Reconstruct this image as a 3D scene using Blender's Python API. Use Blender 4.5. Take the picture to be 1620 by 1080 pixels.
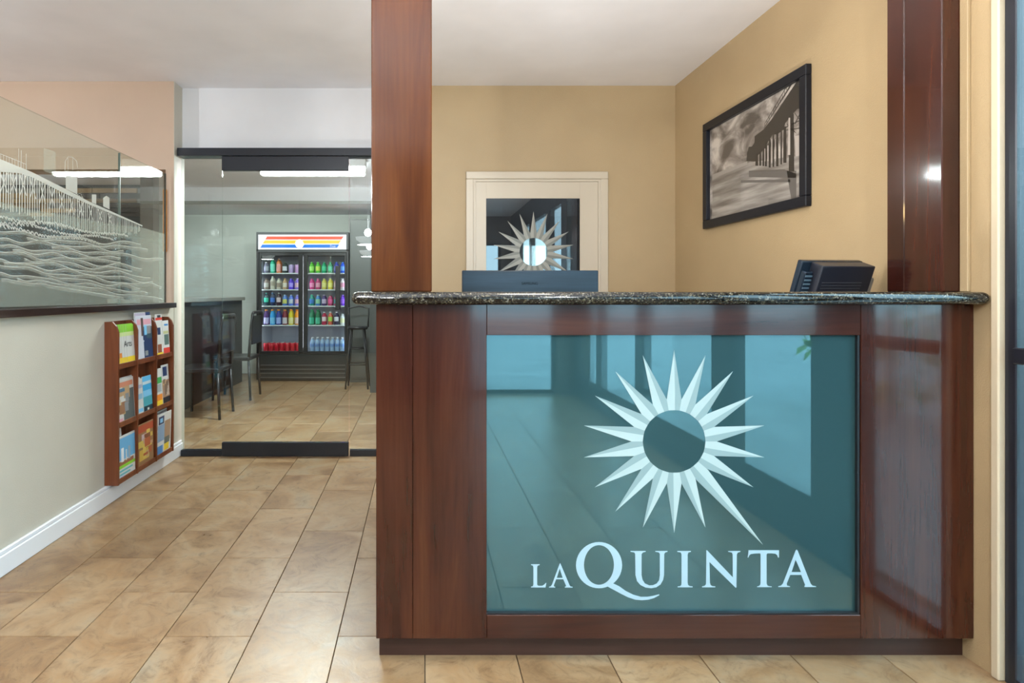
import bpy, bmesh, math, random
from mathutils import Vector, Matrix
from mathutils.geometry import tessellate_polygon

random.seed(7)
for o in list(bpy.data.objects):
    bpy.data.objects.remove(o, do_unlink=True)
C = bpy.context.scene.collection
SC = bpy.context.scene

# ------------------------------------------------------------------ camera, world, light, exposure
F, CX, CY, H = 930.0, 666.0, 463.0, 1.2          # focal length and vanishing point in pixels of 1620x1080, eye height
cam_d = bpy.data.cameras.new('camera')
cam_d.sensor_width = 36.0
cam_d.sensor_fit = 'HORIZONTAL'
cam_d.lens = 36.0 * F / 1620.0
cam_d.shift_x = (810.0 - CX) / 1620.0
cam_d.shift_y = -(540.0 - CY) / 1620.0
cam_d.clip_start = 0.02
cam = bpy.data.objects.new('camera', cam_d)
cam.location = (0, 0, H)
cam.rotation_euler = (math.pi / 2, 0, 0)
C.objects.link(cam)
SC.camera = cam

SC.view_settings.view_transform = 'Standard'
SC.view_settings.look = 'None'
SC.view_settings.gamma = 1.0
SC.view_settings.use_curve_mapping = False
SC.view_settings.exposure = 0.22

world = bpy.data.worlds.new('sky')
SC.world = world
world.use_nodes = True
bg = world.node_tree.nodes['Background']
bg.inputs['Color'].default_value = (0.50, 0.78, 1.0, 1)
bg.inputs['Strength'].default_value = 8.5

def area(name, loc, rot, sx, sy, power, col):
    d = bpy.data.lights.new(name, 'AREA')
    d.shape = 'RECTANGLE'
    d.size, d.size_y = sx, sy
    d.energy = power
    d.color = col
    o = bpy.data.objects.new(name, d)
    o.location = loc
    o.rotation_euler = rot
    C.objects.link(o)
    return o

# (x, y, z, size, watts, colour) of fill lamps added to brighten the rooms; fixtures follow further down
WARM = (1.0, 0.93, 0.82)
NEUT = (0.93, 0.965, 1.0)
CEIL = 2.73
FILL_LAMPS = [(-0.75, 0.35, 0.70, 'added opal bowl fill lamp over the lobby beside the brochure wall', 72, NEUT),
         (0.75, 0.2, 0.75, 'added opal bowl fill lamp over the lobby in front of the counter', 62, NEUT),
         (-0.9, -1.6, 0.75, 'added opal bowl fill lamp over the lobby near the rear wall', 62, NEUT),
         (0.42, 1.62, 0.40, 'added opal bowl fill lamp on a short stem above the counter front', 36, WARM),
         (-3.6, 2.2, 0.60, 'added opal bowl fill lamp beyond the etched glass panel', 60, NEUT),
         (-4.2, 5.2, 0.38, 'added opal bowl fill lamp in the breakfast room behind the opening', 14, NEUT),
         ]

# ------------------------------------------------------------------ helpers
def PT(x, y, D):
    """pixel of the photograph and a depth -> point"""
    return ((x - CX) * D / F, D, H - (y - CY) * D / F)
def PX(x, y, X):
    """pixel and a wall plane x = X -> point"""
    D = X * F / (x - CX)
    return (X, D, H - (y - CY) * D / F)

_m = {}
def principled(name):
    m = bpy.data.materials.new(name)
    m.use_nodes = True
    nt = m.node_tree
    return m, nt, nt.nodes['Principled BSDF']
def N(nt, t, **kw):
    n = nt.nodes.new(t)
    for k, v in kw.items():
        if k in n.inputs: n.inputs[k].default_value = v
        else: setattr(n, k, v)
    return n
def ramp(nt, fac, stops):
    r = nt.nodes.new('ShaderNodeValToRGB')
    e = r.color_ramp.elements
    while len(e) < len(stops): e.new(0.5)
    for i, (p, c) in enumerate(stops):
        e[i].position = p
        e[i].color = (*c, 1)
    nt.links.new(fac, r.inputs[0])
    return r
def coords(nt, scale=(1, 1, 1), rnd=False):
    tc = nt.nodes.new('ShaderNodeTexCoord')
    mp = nt.nodes.new('ShaderNodeMapping')
    mp.inputs['Scale'].default_value = scale
    nt.links.new(tc.outputs['Object'], mp.inputs['Vector'])
    if rnd:
        oi = nt.nodes.new('ShaderNodeObjectInfo')
        mul = nt.nodes.new('ShaderNodeMath'); mul.operation = 'MULTIPLY'; mul.inputs[1].default_value = 47.0
        nt.links.new(oi.outputs['Random'], mul.inputs[0])
        nt.links.new(mul.outputs[0], mp.inputs['Location'])
    return mp.outputs[0]
def bump(nt, b, h, strength, dist=0.01):
    n = nt.nodes.new('ShaderNodeBump')
    n.inputs['Strength'].default_value = strength
    n.inputs['Distance'].default_value = dist
    nt.links.new(h, n.inputs['Height'])
    nt.links.new(n.outputs[0], b.inputs['Normal'])

def plain(col, rough=0.5, metal=0.0, coat=0.0, spec=0.5, emit=None, es=0.0):
    key = (tuple(round(c, 4) for c in col), rough, metal, coat, spec, emit, es)
    if key in _m: return _m[key]
    m, nt, b = principled('plain_%d' % len(_m))
    b.inputs['Base Color'].default_value = (*col, 1)
    b.inputs['Roughness'].default_value = rough
    b.inputs['Metallic'].default_value = metal
    b.inputs['Coat Weight'].default_value = coat
    b.inputs['Specular IOR Level'].default_value = spec
    if emit:
        b.inputs['Emission Color'].default_value = (*emit, 1)
        b.inputs['Emission Strength'].default_value = es
    _m[key] = m
    return m
def painted(name, col, grain=0.12, rough=0.55, scale=160):
    m, nt, b = principled(name)
    co = coords(nt)
    n = N(nt, 'ShaderNodeTexNoise', Scale=scale, Detail=3.0)
    nt.links.new(co, n.inputs['Vector'])
    n2 = N(nt, 'ShaderNodeTexNoise', Scale=2.2, Detail=3.0)
    nt.links.new(co, n2.inputs['Vector'])
    r = ramp(nt, n2.outputs['Fac'], [(0.3, tuple(c * 0.95 for c in col)), (0.7, tuple(min(1, c * 1.04) for c in col))])
    nt.links.new(r.outputs[0], b.inputs['Base Color'])
    b.inputs['Roughness'].default_value = rough
    bump(nt, b, n.outputs['Fac'], grain, 0.004)
    return m
def wood(name, dark, mid, light, axis='z', rough=0.22, coat=0.5):
    m, nt, b = principled(name)
    sc = {'z': (9, 9, 0.9), 'x': (0.9, 9, 9), 'y': (9, 0.9, 9)}[axis]
    co = coords(nt, sc)
    n = N(nt, 'ShaderNodeTexNoise', Scale=0.9, Detail=5.0, Roughness=0.55, Distortion=0.9)
    nt.links.new(co, n.inputs['Vector'])
    r = ramp(nt, n.outputs['Fac'], [(0.25, dark), (0.5, mid), (0.8, light)])
    sc2 = {'z': (120, 120, 4), 'x': (4, 120, 120), 'y': (120, 4, 120)}[axis]
    n2 = N(nt, 'ShaderNodeTexNoise', Scale=1.0, Detail=3.0)
    nt.links.new(coords(nt, sc2), n2.inputs['Vector'])
    mx = nt.nodes.new('ShaderNodeMix'); mx.data_type = 'RGBA'; mx.blend_type = 'MULTIPLY'
    mx.inputs['Factor'].default_value = 0.4
    r2 = ramp(nt, n2.outputs['Fac'], [(0.3, (0.62, 0.58, 0.55)), (0.65, (1.1, 1.1, 1.1))])
    nt.links.new(r.outputs[0], mx.inputs[6]); nt.links.new(r2.outputs[0], mx.inputs[7])
    nt.links.new(mx.outputs[2], b.inputs['Base Color'])
    b.inputs['Roughness'].default_value = rough
    b.inputs['Coat Weight'].default_value = coat
    b.inputs['Coat IOR'].default_value = 1.55
    b.inputs['Coat Roughness'].default_value = 0.07
    b.inputs['Specular IOR Level'].default_value = 0.22
    bump(nt, b, n2.outputs['Fac'], 0.015, 0.003)
    return m
def pane(name, tint=(0.95, 0.98, 0.97), ior=1.5, boost=1.0):
    m = bpy.data.materials.new(name); m.use_nodes = True
    nt = m.node_tree
    nt.nodes.clear()
    out = nt.nodes.new('ShaderNodeOutputMaterial')
    mix = nt.nodes.new('ShaderNodeMixShader')
    tr = N(nt, 'ShaderNodeBsdfTransparent', Color=(*tint, 1))
    gl = N(nt, 'ShaderNodeBsdfGlossy', Color=(boost, boost, boost, 1), Roughness=0.0)
    fr = nt.nodes.new('ShaderNodeFresnel')
    ge = nt.nodes.new('ShaderNodeNewGeometry')
    mr = N(nt, 'ShaderNodeMapRange'); mr.inputs['To Min'].default_value = ior; mr.inputs['To Max'].default_value = 1.0 / ior
    nt.links.new(ge.outputs['Backfacing'], mr.inputs['Value'])     # leaving the pane reflects as entering it does
    nt.links.new(mr.outputs[0], fr.inputs['IOR'])
    nt.links.new(fr.outputs[0], mix.inputs[0])
    nt.links.new(tr.outputs[0], mix.inputs[1]); nt.links.new(gl.outputs[0], mix.inputs[2])
    nt.links.new(mix.outputs[0], out.inputs[0])
    return m
def frosted(name, col, fac):
    m = bpy.data.materials.new(name); m.use_nodes = True
    nt = m.node_tree
    nt.nodes.clear()
    out = nt.nodes.new('ShaderNodeOutputMaterial')
    mix = nt.nodes.new('ShaderNodeMixShader')
    tr = N(nt, 'ShaderNodeBsdfTransparent')
    df = N(nt, 'ShaderNodeBsdfDiffuse', Color=(*col, 1))
    tl = N(nt, 'ShaderNodeBsdfTranslucent', Color=(*col, 1))
    ad = nt.nodes.new('ShaderNodeMixShader'); ad.inputs[0].default_value = 0.35
    nt.links.new(df.outputs[0], ad.inputs[1]); nt.links.new(tl.outputs[0], ad.inputs[2])
    mix.inputs[0].default_value = fac
    nt.links.new(tr.outputs[0], mix.inputs[1]); nt.links.new(ad.outputs[0], mix.inputs[2])
    nt.links.new(mix.outputs[0], out.inputs[0])
    return m

class MB:
    """collects geometry for ONE mesh object"""
    def __init__(s): s.bm = bmesh.new()
    def _add(s, verts, faces, mat=0, smooth=False):
        vs = [s.bm.verts.new(v) for v in verts]
        for f in faces:
            try:
                fc = s.bm.faces.new([vs[i] for i in f])
                fc.material_index = mat; fc.smooth = smooth
            except ValueError: pass
        return vs
    def box(s, x0, x1, y0, y1, z0, z1, mat=0, bev=0.0, seg=1, M=None):
        if x0 > x1: x0, x1 = x1, x0
        if y0 > y1: y0, y1 = y1, y0
        if z0 > z1: z0, z1 = z1, z0
        v = [(x0, y0, z0), (x1, y0, z0), (x1, y1, z0), (x0, y1, z0), (x0, y0, z1), (x1, y0, z1), (x1, y1, z1), (x0, y1, z1)]
        if M is not None: v = [M @ Vector(p) for p in v]
        f = [(0, 3, 2, 1), (4, 5, 6, 7), (0, 1, 5, 4), (1, 2, 6, 5), (2, 3, 7, 6), (3, 0, 4, 7)]
        n0 = len(s.bm.faces)
        vs = s._add(v, f, mat)
        if bev > 0:
            es = set()
            for q in vs:
                for e in q.link_edges: es.add(e)
            r = bmesh.ops.bevel(s.bm, geom=list(es), offset=bev, segments=seg, affect='EDGES', profile=0.5, clamp_overlap=True)
            for fc in r['faces']:
                fc.material_index = mat
                if seg > 1: fc.smooth = True
        return s
    def lathe(s, prof, n=16, mat=0, M=None, smooth=True):
        """profile (r, z) turned round z"""
        rings = []
        for (r, z) in prof:
            ring = []
            for k in range(n):
                a = 2 * math.pi * k / n
                p = Vector((r * math.cos(a), r * math.sin(a), z))
                if M is not None: p = M @ p
                ring.append(s.bm.verts.new(p))
            rings.append(ring)
        for a, b in zip(rings[:-1], rings[1:]):
            for k in range(n):
                f = s.bm.faces.new((a[k], a[(k + 1) % n], b[(k + 1) % n], b[k]))
                f.material_index = mat; f.smooth = smooth
        for ring, rev in ((rings[0], True), (rings[-1], False)):
            f = s.bm.faces.new(list(reversed(ring)) if rev else ring)
            f.material_index = mat
        return s
    def tube(s, pts, r, n=8, mat=0):
        pts = [Vector(p) for p in pts]
        rings = []
        for i, p in enumerate(pts):
            t = (pts[min(i + 1, len(pts) - 1)] - pts[max(i - 1, 0)]).normalized()
            u = t.cross(Vector((0, 0, 1)))
            if u.length < 1e-3: u = t.cross(Vector((1, 0, 0)))
            u.normalize(); w = t.cross(u).normalized()
            rings.append([s.bm.verts.new(p + r * (math.cos(2 * math.pi * k / n) * u + math.sin(2 * math.pi * k / n) * w)) for k in range(n)])
        for a, b in zip(rings[:-1], rings[1:]):
            for k in range(n):
                f = s.bm.faces.new((a[k], a[(k + 1) % n], b[(k + 1) % n], b[k])); f.smooth = True; f.material_index = mat
        for ring in (rings[0], rings[-1]):
            f = s.bm.faces.new(ring); f.material_index = mat
        return s
    def prism(s, loops, fn, off, mat=0):
        """loops: outer and hole outlines in 2-D; fn maps a 2-D point to 3-D; off the 3-D thickness vector"""
        off = Vector(off)
        L3 = [[Vector(fn(*p)) for p in l] for l in loops]
        L2 = [[Vector((p[0], p[1], 0)) for p in l] for l in loops]
        flat = [p for l in L3 for p in l]
        tris = tessellate_polygon(L2)
        a = [s.bm.verts.new(p) for p in flat]
        b = [s.bm.verts.new(p + off) for p in flat]
        for t in tris:
            for vs, rev in ((a, False), (b, True)):
                try:
                    f = s.bm.faces.new([vs[i] for i in (reversed(t) if rev else t)]); f.material_index = mat
                except ValueError: pass
        i0 = 0
        for l in L3:
            n = len(l)
            for k in range(n):
                i, j = i0 + k, i0 + (k + 1) % n
                try:
                    f = s.bm.faces.new((a[i], a[j], b[j], b[i])); f.material_index = mat
                except ValueError: pass
            i0 += n
        return s
    def mesh(s, name, mats):
        bmesh.ops.recalc_face_normals(s.bm, faces=s.bm.faces)
        me = bpy.data.meshes.new(name)
        s.bm.to_mesh(me); s.bm.free()
        for m in (mats if isinstance(mats, (list, tuple)) else [mats]): me.materials.append(m)
        return me

def link(name, me, parent=None, loc=None):
    o = bpy.data.objects.new(name, me)
    C.objects.link(o)
    if loc is not None: o.location = loc
    if parent is not None:
        o.parent = parent
        if loc is None: o.matrix_parent_inverse = WORLD[parent.name].inverted()
        else: pass
    WORLD[o.name] = Matrix.Identity(4) if parent is None and loc is None else (Matrix.Translation(loc) if loc is not None and parent is None else Matrix.Identity(4))
    return o
WORLD = {}
def obj(name, mb, mats, parent=None):
    """one mesh object, its geometry given in world coordinates"""
    return link(name, mb.mesh(name, mats), parent)
def tag(o, label=None, cat=None, group=None, kind=None):
    if label: o['label'] = label
    if cat: o['category'] = cat
    if group: o['group'] = group
    if kind: o['kind'] = kind
    return o
def thing(name, label, cat, loc=(0, 0, 0), group=None, kind=None, rotz=0.0):
    o = bpy.data.objects.new(name, None)
    o.empty_display_size = 0.05
    C.objects.link(o)
    o.location = loc
    o.rotation_euler = (0, 0, rotz)
    WORLD[o.name] = Matrix.Translation(loc) @ Matrix.Rotation(rotz, 4, 'Z')
    return tag(o, label, cat, group, kind)
def local(name, me, parent, loc=(0, 0, 0)):
    """a part whose mesh is given in its thing's own coordinates"""
    o = bpy.data.objects.new(name, me)
    C.objects.link(o)
    o.parent = parent
    o.location = loc
    WORLD[o.name] = Matrix.Identity(4)
    return o
def struct(name, mb, mats, label, cat='wall', parent=None):
    o = obj(name, mb, mats, parent)
    return tag(o, label, cat, kind='structure')
def text_mesh(body, size, mats, M, extrude=0.0004):
    cu = bpy.data.curves.new('lettering', 'FONT')
    cu.body = body; cu.size = size; cu.extrude = extrude
    cu.align_x = 'CENTER'; cu.align_y = 'CENTER'
    t = bpy.data.objects.new('lettering', cu)
    me = bpy.data.meshes.new_from_object(t)
    bpy.data.objects.remove(t)
    me.transform(M)
    me.materials.clear()
    me.materials.append(mats)
    return me
def FACE_CAM(x, y, z, tilt=0.0):
    """lettering that stands upright and faces the camera (-y)"""
    return Matrix.Translation((x, y, z)) @ Matrix.Rotation(math.pi / 2 - tilt, 4, 'X')

# ------------------------------------------------------------------ materials
M_CEIL = painted('ceiling_paint', (0.90, 0.90, 0.94), 0.05)
M_BULK = painted('toned_down_ceiling_white', (0.72, 0.72, 0.74), 0.05)  # same white as the ceiling, darkened to offset strong lamp light on it
M_WHITE = painted('white_wall_paint', (0.70, 0.70, 0.68), 0.08)
M_BEIGE = painted('beige_wallcovering', (0.46, 0.34, 0.19), 0.35, 0.5, 220)
M_PINKBEIGE = painted('rosy_beige_paint', (0.57, 0.42, 0.31), 0.15)
M_REAR = painted('brown_paint', (0.11, 0.085, 0.065), 0.1)
M_CREAM = painted('cream_wallcovering', (0.56, 0.525, 0.44), 0.3, 0.5, 200)
M_TRIM = plain((0.80, 0.81, 0.83), 0.35)
M_DOORWHITE = plain((0.60, 0.525, 0.41), 0.35)
M_BLACK = plain((0.012, 0.013, 0.016), 0.35)
M_BLACKMETAL = plain((0.012, 0.016, 0.024), 0.3)
M_DARKGREY = plain((0.045, 0.05, 0.05), 0.4)
M_WOOD = wood('stained_wood', (0.020, 0.004, 0.002), (0.046, 0.010, 0.005), (0.085, 0.022, 0.009), 'z', 0.22, 0.6)
M_WOODPOST = wood('stained_wood_post', (0.038, 0.009, 0.002), (0.070, 0.019, 0.004), (0.115, 0.036, 0.009), 'z', 0.2, 0.45)
M_WOODX = wood('stained_wood_rail', (0.026, 0.006, 0.004), (0.056, 0.015, 0.008), (0.095, 0.029, 0.014), 'x')
M_WOODP = wood('stained_wood_plinth', (0.040, 0.017, 0.012), (0.054, 0.023, 0.016), (0.07, 0.03, 0.02), 'x', 0.4, 0.2)
M_RACK = wood('rack_wood', (0.10, 0.026, 0.009), (0.17, 0.046, 0.016), (0.24, 0.075, 0.028), 'z', 0.35, 0.3)
M_LEDGE = wood('ledge_wood', (0.014, 0.007, 0.006), (0.024, 0.011, 0.009), (0.04, 0.018, 0.013), 'y', 0.3, 0.4)

def tile_mat():
    m, nt, b = principled('stone_tile')
    co = coords(nt, (1, 1, 1), rnd=True)
    n1 = N(nt, 'ShaderNodeTexNoise', Scale=3.2, Detail=6.0, Roughness=0.6, Distortion=1.0)
    nt.links.new(co, n1.inputs['Vector'])
    r1 = ramp(nt, n1.outputs['Fac'], [(0.28, (0.19, 0.105, 0.048)), (0.45, (0.29, 0.18, 0.090)), (0.58, (0.335, 0.230, 0.130)), (0.75, (0.30, 0.252, 0.178))])
    n2 = N(nt, 'ShaderNodeTexNoise', Scale=8.0, Detail=9.0, Roughness=0.72, Distortion=2.6)
    nt.links.new(co, n2.inputs['Vector'])
    r2 = ramp(nt, n2.outputs['Fac'], [(0.34, (0.62, 0.57, 0.53)), (0.5, (1.0, 1.0, 1.0)), (0.66, (1.12, 1.07, 1.0))])
    mx = nt.nodes.new('ShaderNodeMix'); mx.data_type = 'RGBA'; mx.blend_type = 'MULTIPLY'; mx.inputs['Factor'].default_value = 0.8
    nt.links.new(r1.outputs[0], mx.inputs[6]); nt.links.new(r2.outputs[0], mx.inputs[7])
    hv = nt.nodes.new('ShaderNodeHueSaturation')
    oi = nt.nodes.new('ShaderNodeObjectInfo')
    mr = N(nt, 'ShaderNodeMapRange'); mr.inputs['To Min'].default_value = 0.9; mr.inputs['To Max'].default_value = 1.1
    nt.links.new(oi.outputs['Random'], mr.inputs['Value'])
    nt.links.new(mr.outputs[0], hv.inputs['Value'])
    nt.links.new(mx.outputs[2], hv.inputs['Color'])
    nt.links.new(hv.outputs[0], b.inputs['Base Color'])
    rr = ramp(nt, n2.outputs['Fac'], [(0.3, (0.27, 0.27, 0.27)), (0.7, (0.38, 0.38, 0.38))])
    nt.links.new(rr.outputs[0], b.inputs['Roughness'])
    bump(nt, b, n2.outputs['Fac'], 0.18, 0.005)
    return m
M_TILE = tile_mat()
def granite_mat():
    m, nt, b = principled('speckled_granite')
    co = coords(nt)
    v = N(nt, 'ShaderNodeTexVoronoi', Scale=260.0)
    nt.links.new(co, v.inputs['Vector'])
    n = N(nt, 'ShaderNodeTexNoise', Scale=60.0, Detail=4.0)
    nt.links.new(co, n.inputs['Vector'])
    sep = nt.nodes.new('ShaderNodeSeparateColor')
    nt.links.new(v.outputs['Color'], sep.inputs[0])
    r = ramp(nt, sep.outputs[0], [(0.0, (0.006, 0.006, 0.007)), (0.55, (0.016, 0.017, 0.016)), (0.76, (0.045, 0.038, 0.022)), (0.9, (0.10, 0.085, 0.052)), (0.97, (0.18, 0.165, 0.135))])
    mx = nt.nodes.new('ShaderNodeMix'); mx.data_type = 'RGBA'; mx.blend_type = 'MULTIPLY'; mx.inputs['Factor'].default_value = 1.0
    r2 = ramp(nt, n.outputs['Fac'], [(0.35, (0.2, 0.2, 0.2)), (0.6, (1.2, 1.2, 1.2))])
    nt.links.new(r.outputs[0], mx.inputs[6]); nt.links.new(r2.outputs[0], mx.inputs[7])
    nt.links.new(mx.outputs[2], b.inputs['Base Color'])
    b.inputs['Roughness'].default_value = 0.08
    return m
M_GRANITE = granite_mat()
M_PANE = pane('clear_glass', (0.93, 0.97, 0.95), 1.5)
M_PANEDOOR = pane('door_glass', (0.90, 0.95, 0.93), 1.5)
M_PANEGREEN = pane('green_tinted_glass', (0.93, 0.96, 0.92), 1.5)
M_ETCH = frosted('etched_white', (0.78, 0.79, 0.73), 0.78)
M_ETCHSOFT = frosted('etched_haze', (0.66, 0.72, 0.62), 0.28)
M_ETCHTHIN = frosted('etched_thin_haze', (0.62, 0.64, 0.56), 0.07)
M_ETCHSWELL = frosted('etched_swell', (0.66, 0.68, 0.60), 0.24)
def logo_glass():
    m, nt, b = principled('teal_back_painted_glass')
    b.inputs['Base Color'].default_value = (0.027, 0.068, 0.074, 1)
    b.inputs['Roughness'].default_value = 0.015
    b.inputs['IOR'].default_value = 2.1
    b.inputs['Specular Tint'].default_value = (0.62, 0.95, 1.0, 1)
    return m
M_LOGOGLASS = logo_glass()
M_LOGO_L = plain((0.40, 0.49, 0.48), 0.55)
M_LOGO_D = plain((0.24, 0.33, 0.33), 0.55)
M_LETTER = plain((0.36, 0.49, 0.55), 0.5)

# ------------------------------------------------------------------ floor of separate tiles
XR_WALL, XL_WALL = 1.795, -1.79
DB = 4.345                     # wall behind the counter
XR2 = 1.879                    # wall with the picture
DG = 4.31                      # glass partition
floor = struct('floor', MB().box(-6.2, 2.0, -3.2, 9.0, -0.08, -0.0085), plain((0.10, 0.085, 0.065), 0.8), 'tan stone tile floor with dark narrow joints', 'floor')
TW, TL, TX0, TY0 = 0.3028, 0.6056, 0.0126, 2.0555
def tile_mesh():
    b = MB()
    b.box(-TW / 2 + .0014, TW / 2 - .0014, -TL / 2 + .0014, TL / 2 - .0014, -0.0085, 0.0, bev=0.0012)
    return b.mesh('tile', M_TILE)
tile_me = tile_mesh()
rest = MB()
for i in range(-21, 7):
    for j in range(-10, 13):
        x = TX0 + (i + 0.5) * TW
        y = TY0 + (j + 0.5) * TL + (0 if i % 2 else TL / 2)
        if not (-6.1 < x < 1.95 and -3.1 < y < 8.9): continue
        near = -1.95 < x < 1.95 and -2.2 < y < 4.6
        far = -2.75 < x < -0.1 and 4.6 <= y < 8.3
        if near or far:
            o = local('tile', tile_me, floor, (x, y, 0))
        else:
            rest.box(x - TW / 2 + .0014, x + TW / 2 - .0014, y - TL / 2 + .0014, y + TL / 2 - .0014, -0.0085, 0.0)
tag(obj('tile_field', rest, M_TILE, floor), kind='stuff')

# ------------------------------------------------------------------ room shell
struct('ceiling', MB().box(-6.2, 2.0, -3.2, 4.5, CEIL, CEIL + 0.1), M_CEIL, 'smooth white lobby ceiling', 'ceiling')
struct('wall_back', MB().box(-0.30, 2.0, DB, DB + 0.12, 0, CEIL), M_BEIGE, 'beige wall behind the reception counter', 'wall')
struct('wall_right', MB().box(XR2, 2.0, 2.10, DB, 0, CEIL), M_BEIGE, 'beige side wall that carries the framed picture', 'wall')
struct('wall_stub', MB().box(XR_WALL, 2.0, 1.842, 2.10, 0, CEIL), M_BEIGE, 'short beige wall end where the counter meets the entrance', 'wall')
struct('trim_1', MB().box(1.783, 2.0, 1.815, 1.842, 0, CEIL, bev=0.004), plain((0.66, 0.56, 0.40), 0.45), 'pale corner trim on the wall end beside the entrance frame', 'trim')
struct('wall_front', MB().box(-6.2, 0.55, -3.2, -3.1, 0, CEIL).box(1.60, 2.0, -3.2, -3.1, 0, CEIL).box(0.55, 1.60, -3.2, -3.1, 2.2, CEIL), M_REAR, 'brown rear wall of the lobby', 'wall')
struct('wall_far_left', MB().box(-6.2, -6.1, -3.2, 9.0, 0, CEIL), M_PINKBEIGE, 'rosy beige wall at the far left end', 'wall')
# wall with the wide opening and the narrow column at its end
struct('wall_opening', MB().box(-6.1, -1.849, 4.257, 4.44, 2.093, CEIL).box(-1.849, XL_WALL, 4.257, 4.44, 0, CEIL).box(-6.1, -4.9, 4.257, 4.44, 0, 2.093),
       M_PINKBEIGE, 'rosy beige wall over a wide opening left of the glass door', 'wall')
struct('wall_column', MB().box(XL_WALL + 0.0003, XL_WALL + 0.003, 4.2575, 4.44, 0, CEIL), M_CREAM, 'narrow cream side of the wall end left of the glass door', 'wall')
struct('wall_bulkhead', MB().box(XL_WALL + 0.0035, -0.30, 4.40, 4.5, 2.25, CEIL), M_BULK, 'white wall above the glass door', 'wall')
# breakfast room beyond
struct('ceiling_breakfast', MB().box(-6.1, 0.6, 4.5, 9.0, 2.36, 2.46), M_CEIL, 'white ceiling of the room with the drinks cooler', 'ceiling')
struct('wall_breakfast', MB().box(-6.1, 0.6, 8.75, 8.87, 0, 2.36), painted('grey_paint', (0.66, 0.70, 0.66), 0.05), 'pale grey wall behind the drinks cooler', 'wall')
struct('wall_breakfast_right', MB().box(0.0, 0.1, 4.46, 8.75, 0, 2.36), M_DARKGREY, 'dark side wall right of the drinks cooler', 'wall')
struct('wall_soffit', MB().box(-6.0, -0.02, 6.46, 6.95, 2.20, 2.3595), M_CEIL, 'white soffit above the drinks cooler', 'wall')
struct('trim_2', MB().box(-6.0, -0.02, 6.435, 6.4595, 2.172, 2.205), plain((0.30, 0.31, 0.28), 0.5), 'grey moulding along the soffit edge', 'trim')
# half wall on the left with its ledge and baseboard
HW0 = 2.40
struct('wall_left', MB().box(XL_WALL - 0.13, XL_WALL, HW0, 4.257, 0, 1.094), M_CREAM, 'cream half wall under the etched glass', 'wall')
struct('baseboard_left', MB().box(XL_WALL, -1.768, HW0, 4.37, 0, 0.088, bev=0.003).box(XL_WALL, -1.775, HW0, 4.37, 0.088, 0.108, bev=0.004), M_TRIM, 'white baseboard along the cream half wall', 'baseboard')
tag(obj('ledge', MB().box(-1.955, -1.745, HW0 - 0.03, 4.20, 1.0945, 1.130, bev=0.003), M_LEDGE), 'dark wooden ledge capping the cream half wall', 'ledge')
tag(obj('orange_strip', MB().box(-1.862, -1.838, 4.238, 4.2565, 1.497, 1.946, bev=0.002), plain((0.75, 0.28, 0.02), 0.4)), 'narrow orange panel on the end of the rosy wall', 'panel')

# ------------------------------------------------------------------ wooden posts
tag(obj('wood_post', MB().box(-0.165, 0.036, 1.9476, 2.135, 1.2035, CEIL - 0.001, bev=0.003), M_WOODPOST), 'tall stained wooden post rising from the left of the counter', 'post')
rp = thing('wood_post', 'dark stained wooden post against the right wall by the framed picture', 'post', (1.76, 2.06, 1.2035))
obj('shaft', MB().box(1.7257, XR_WALL - 0.0005, 1.9476, 2.0995, 1.2035, CEIL - 0.001, bev=0.003).box(1.7257, XR2 - 0.0005, 2.1005, 2.178, 1.2035, CEIL - 0.001, bev=0.003), M_WOOD, rp)
struct('trim_3', MB().box(XR_WALL - 0.012, XR_WALL - 0.0003, 1.9176, 1.947, 1.204, CEIL - 0.001, bev=0.002), M_BEIGE, 'slim beige strip beside the right wooden post', 'trim')

# ------------------------------------------------------------------ reception counter
PD = 1.9077                    # front plane of the counter
XA, XB, X1, X2, X3 = -0.1456, -0.0267, 0.2133, 1.4277, XR_WALL - 0.001
ZB, ZG0, ZG1, ZT = 0.078, 0.1538, 1.0626, 1.163
ct = thing('reception_counter', 'stained wooden reception counter with a teal glass sunburst front', 'counter', (0.8, 2.0, 0))
obj('carcass', MB().box(XA + 0.004, X3, PD + 0.03, 2.20, ZB, ZT - 0.001), M_WOOD, ct)
obj('stile', MB().box(XA, XB - 0.0008, PD, PD + 0.03, ZB, ZT - 0.001, bev=0.0012), M_WOOD, ct)
obj('stile', MB().box(XB + 0.0008, X1, PD, PD + 0.03, ZB, ZT - 0.001, bev=0.0012), wood('stained_wood_wide', (0.024, 0.005, 0.003), (0.055, 0.013, 0.006), (0.10, 0.030, 0.012), 'z'), ct)
obj('stile', MB().box(X2, X3, PD, PD + 0.03, ZB, ZT - 0.001, bev=0.0012), M_WOOD, ct)
obj('top_rail', MB().box(X1 + 0.0008, X2 - 0.0008, PD + 0.0006, PD + 0.03, ZG1, ZT - 0.001, bev=0.001), M_WOODX, ct)
obj('bottom_rail', MB().box(X1 + 0.0008, X2 - 0.0008, PD + 0.0006, PD + 0.03, ZB, ZG0, bev=0.001), M_WOODX, ct)
obj('toe_kick', MB().box(-0.138, X3, 1.9476, 2.18, 0.0005, ZB + 0.001), M_WOODP, ct)
GD = PD + 0.016
gp = obj('glass_panel', MB().box(X1 + 0.0005, X2 - 0.0005, GD, GD + 0.010, ZG0 + 0.0005, ZG1 - 0.0005), M_LOGOGLASS, ct)
obj('bead', MB().box(X1 + 0.001, X2 - 0.001, PD + 0.004, GD - 0.0005, ZG0 + 0.0005, ZG0 + 0.006).box(X2 - 0.008, X2 - 0.001, PD + 0.004, GD - 0.0005, ZG0 + 0.006, ZG1 - 0.001), M_BLACK, ct)

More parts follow.
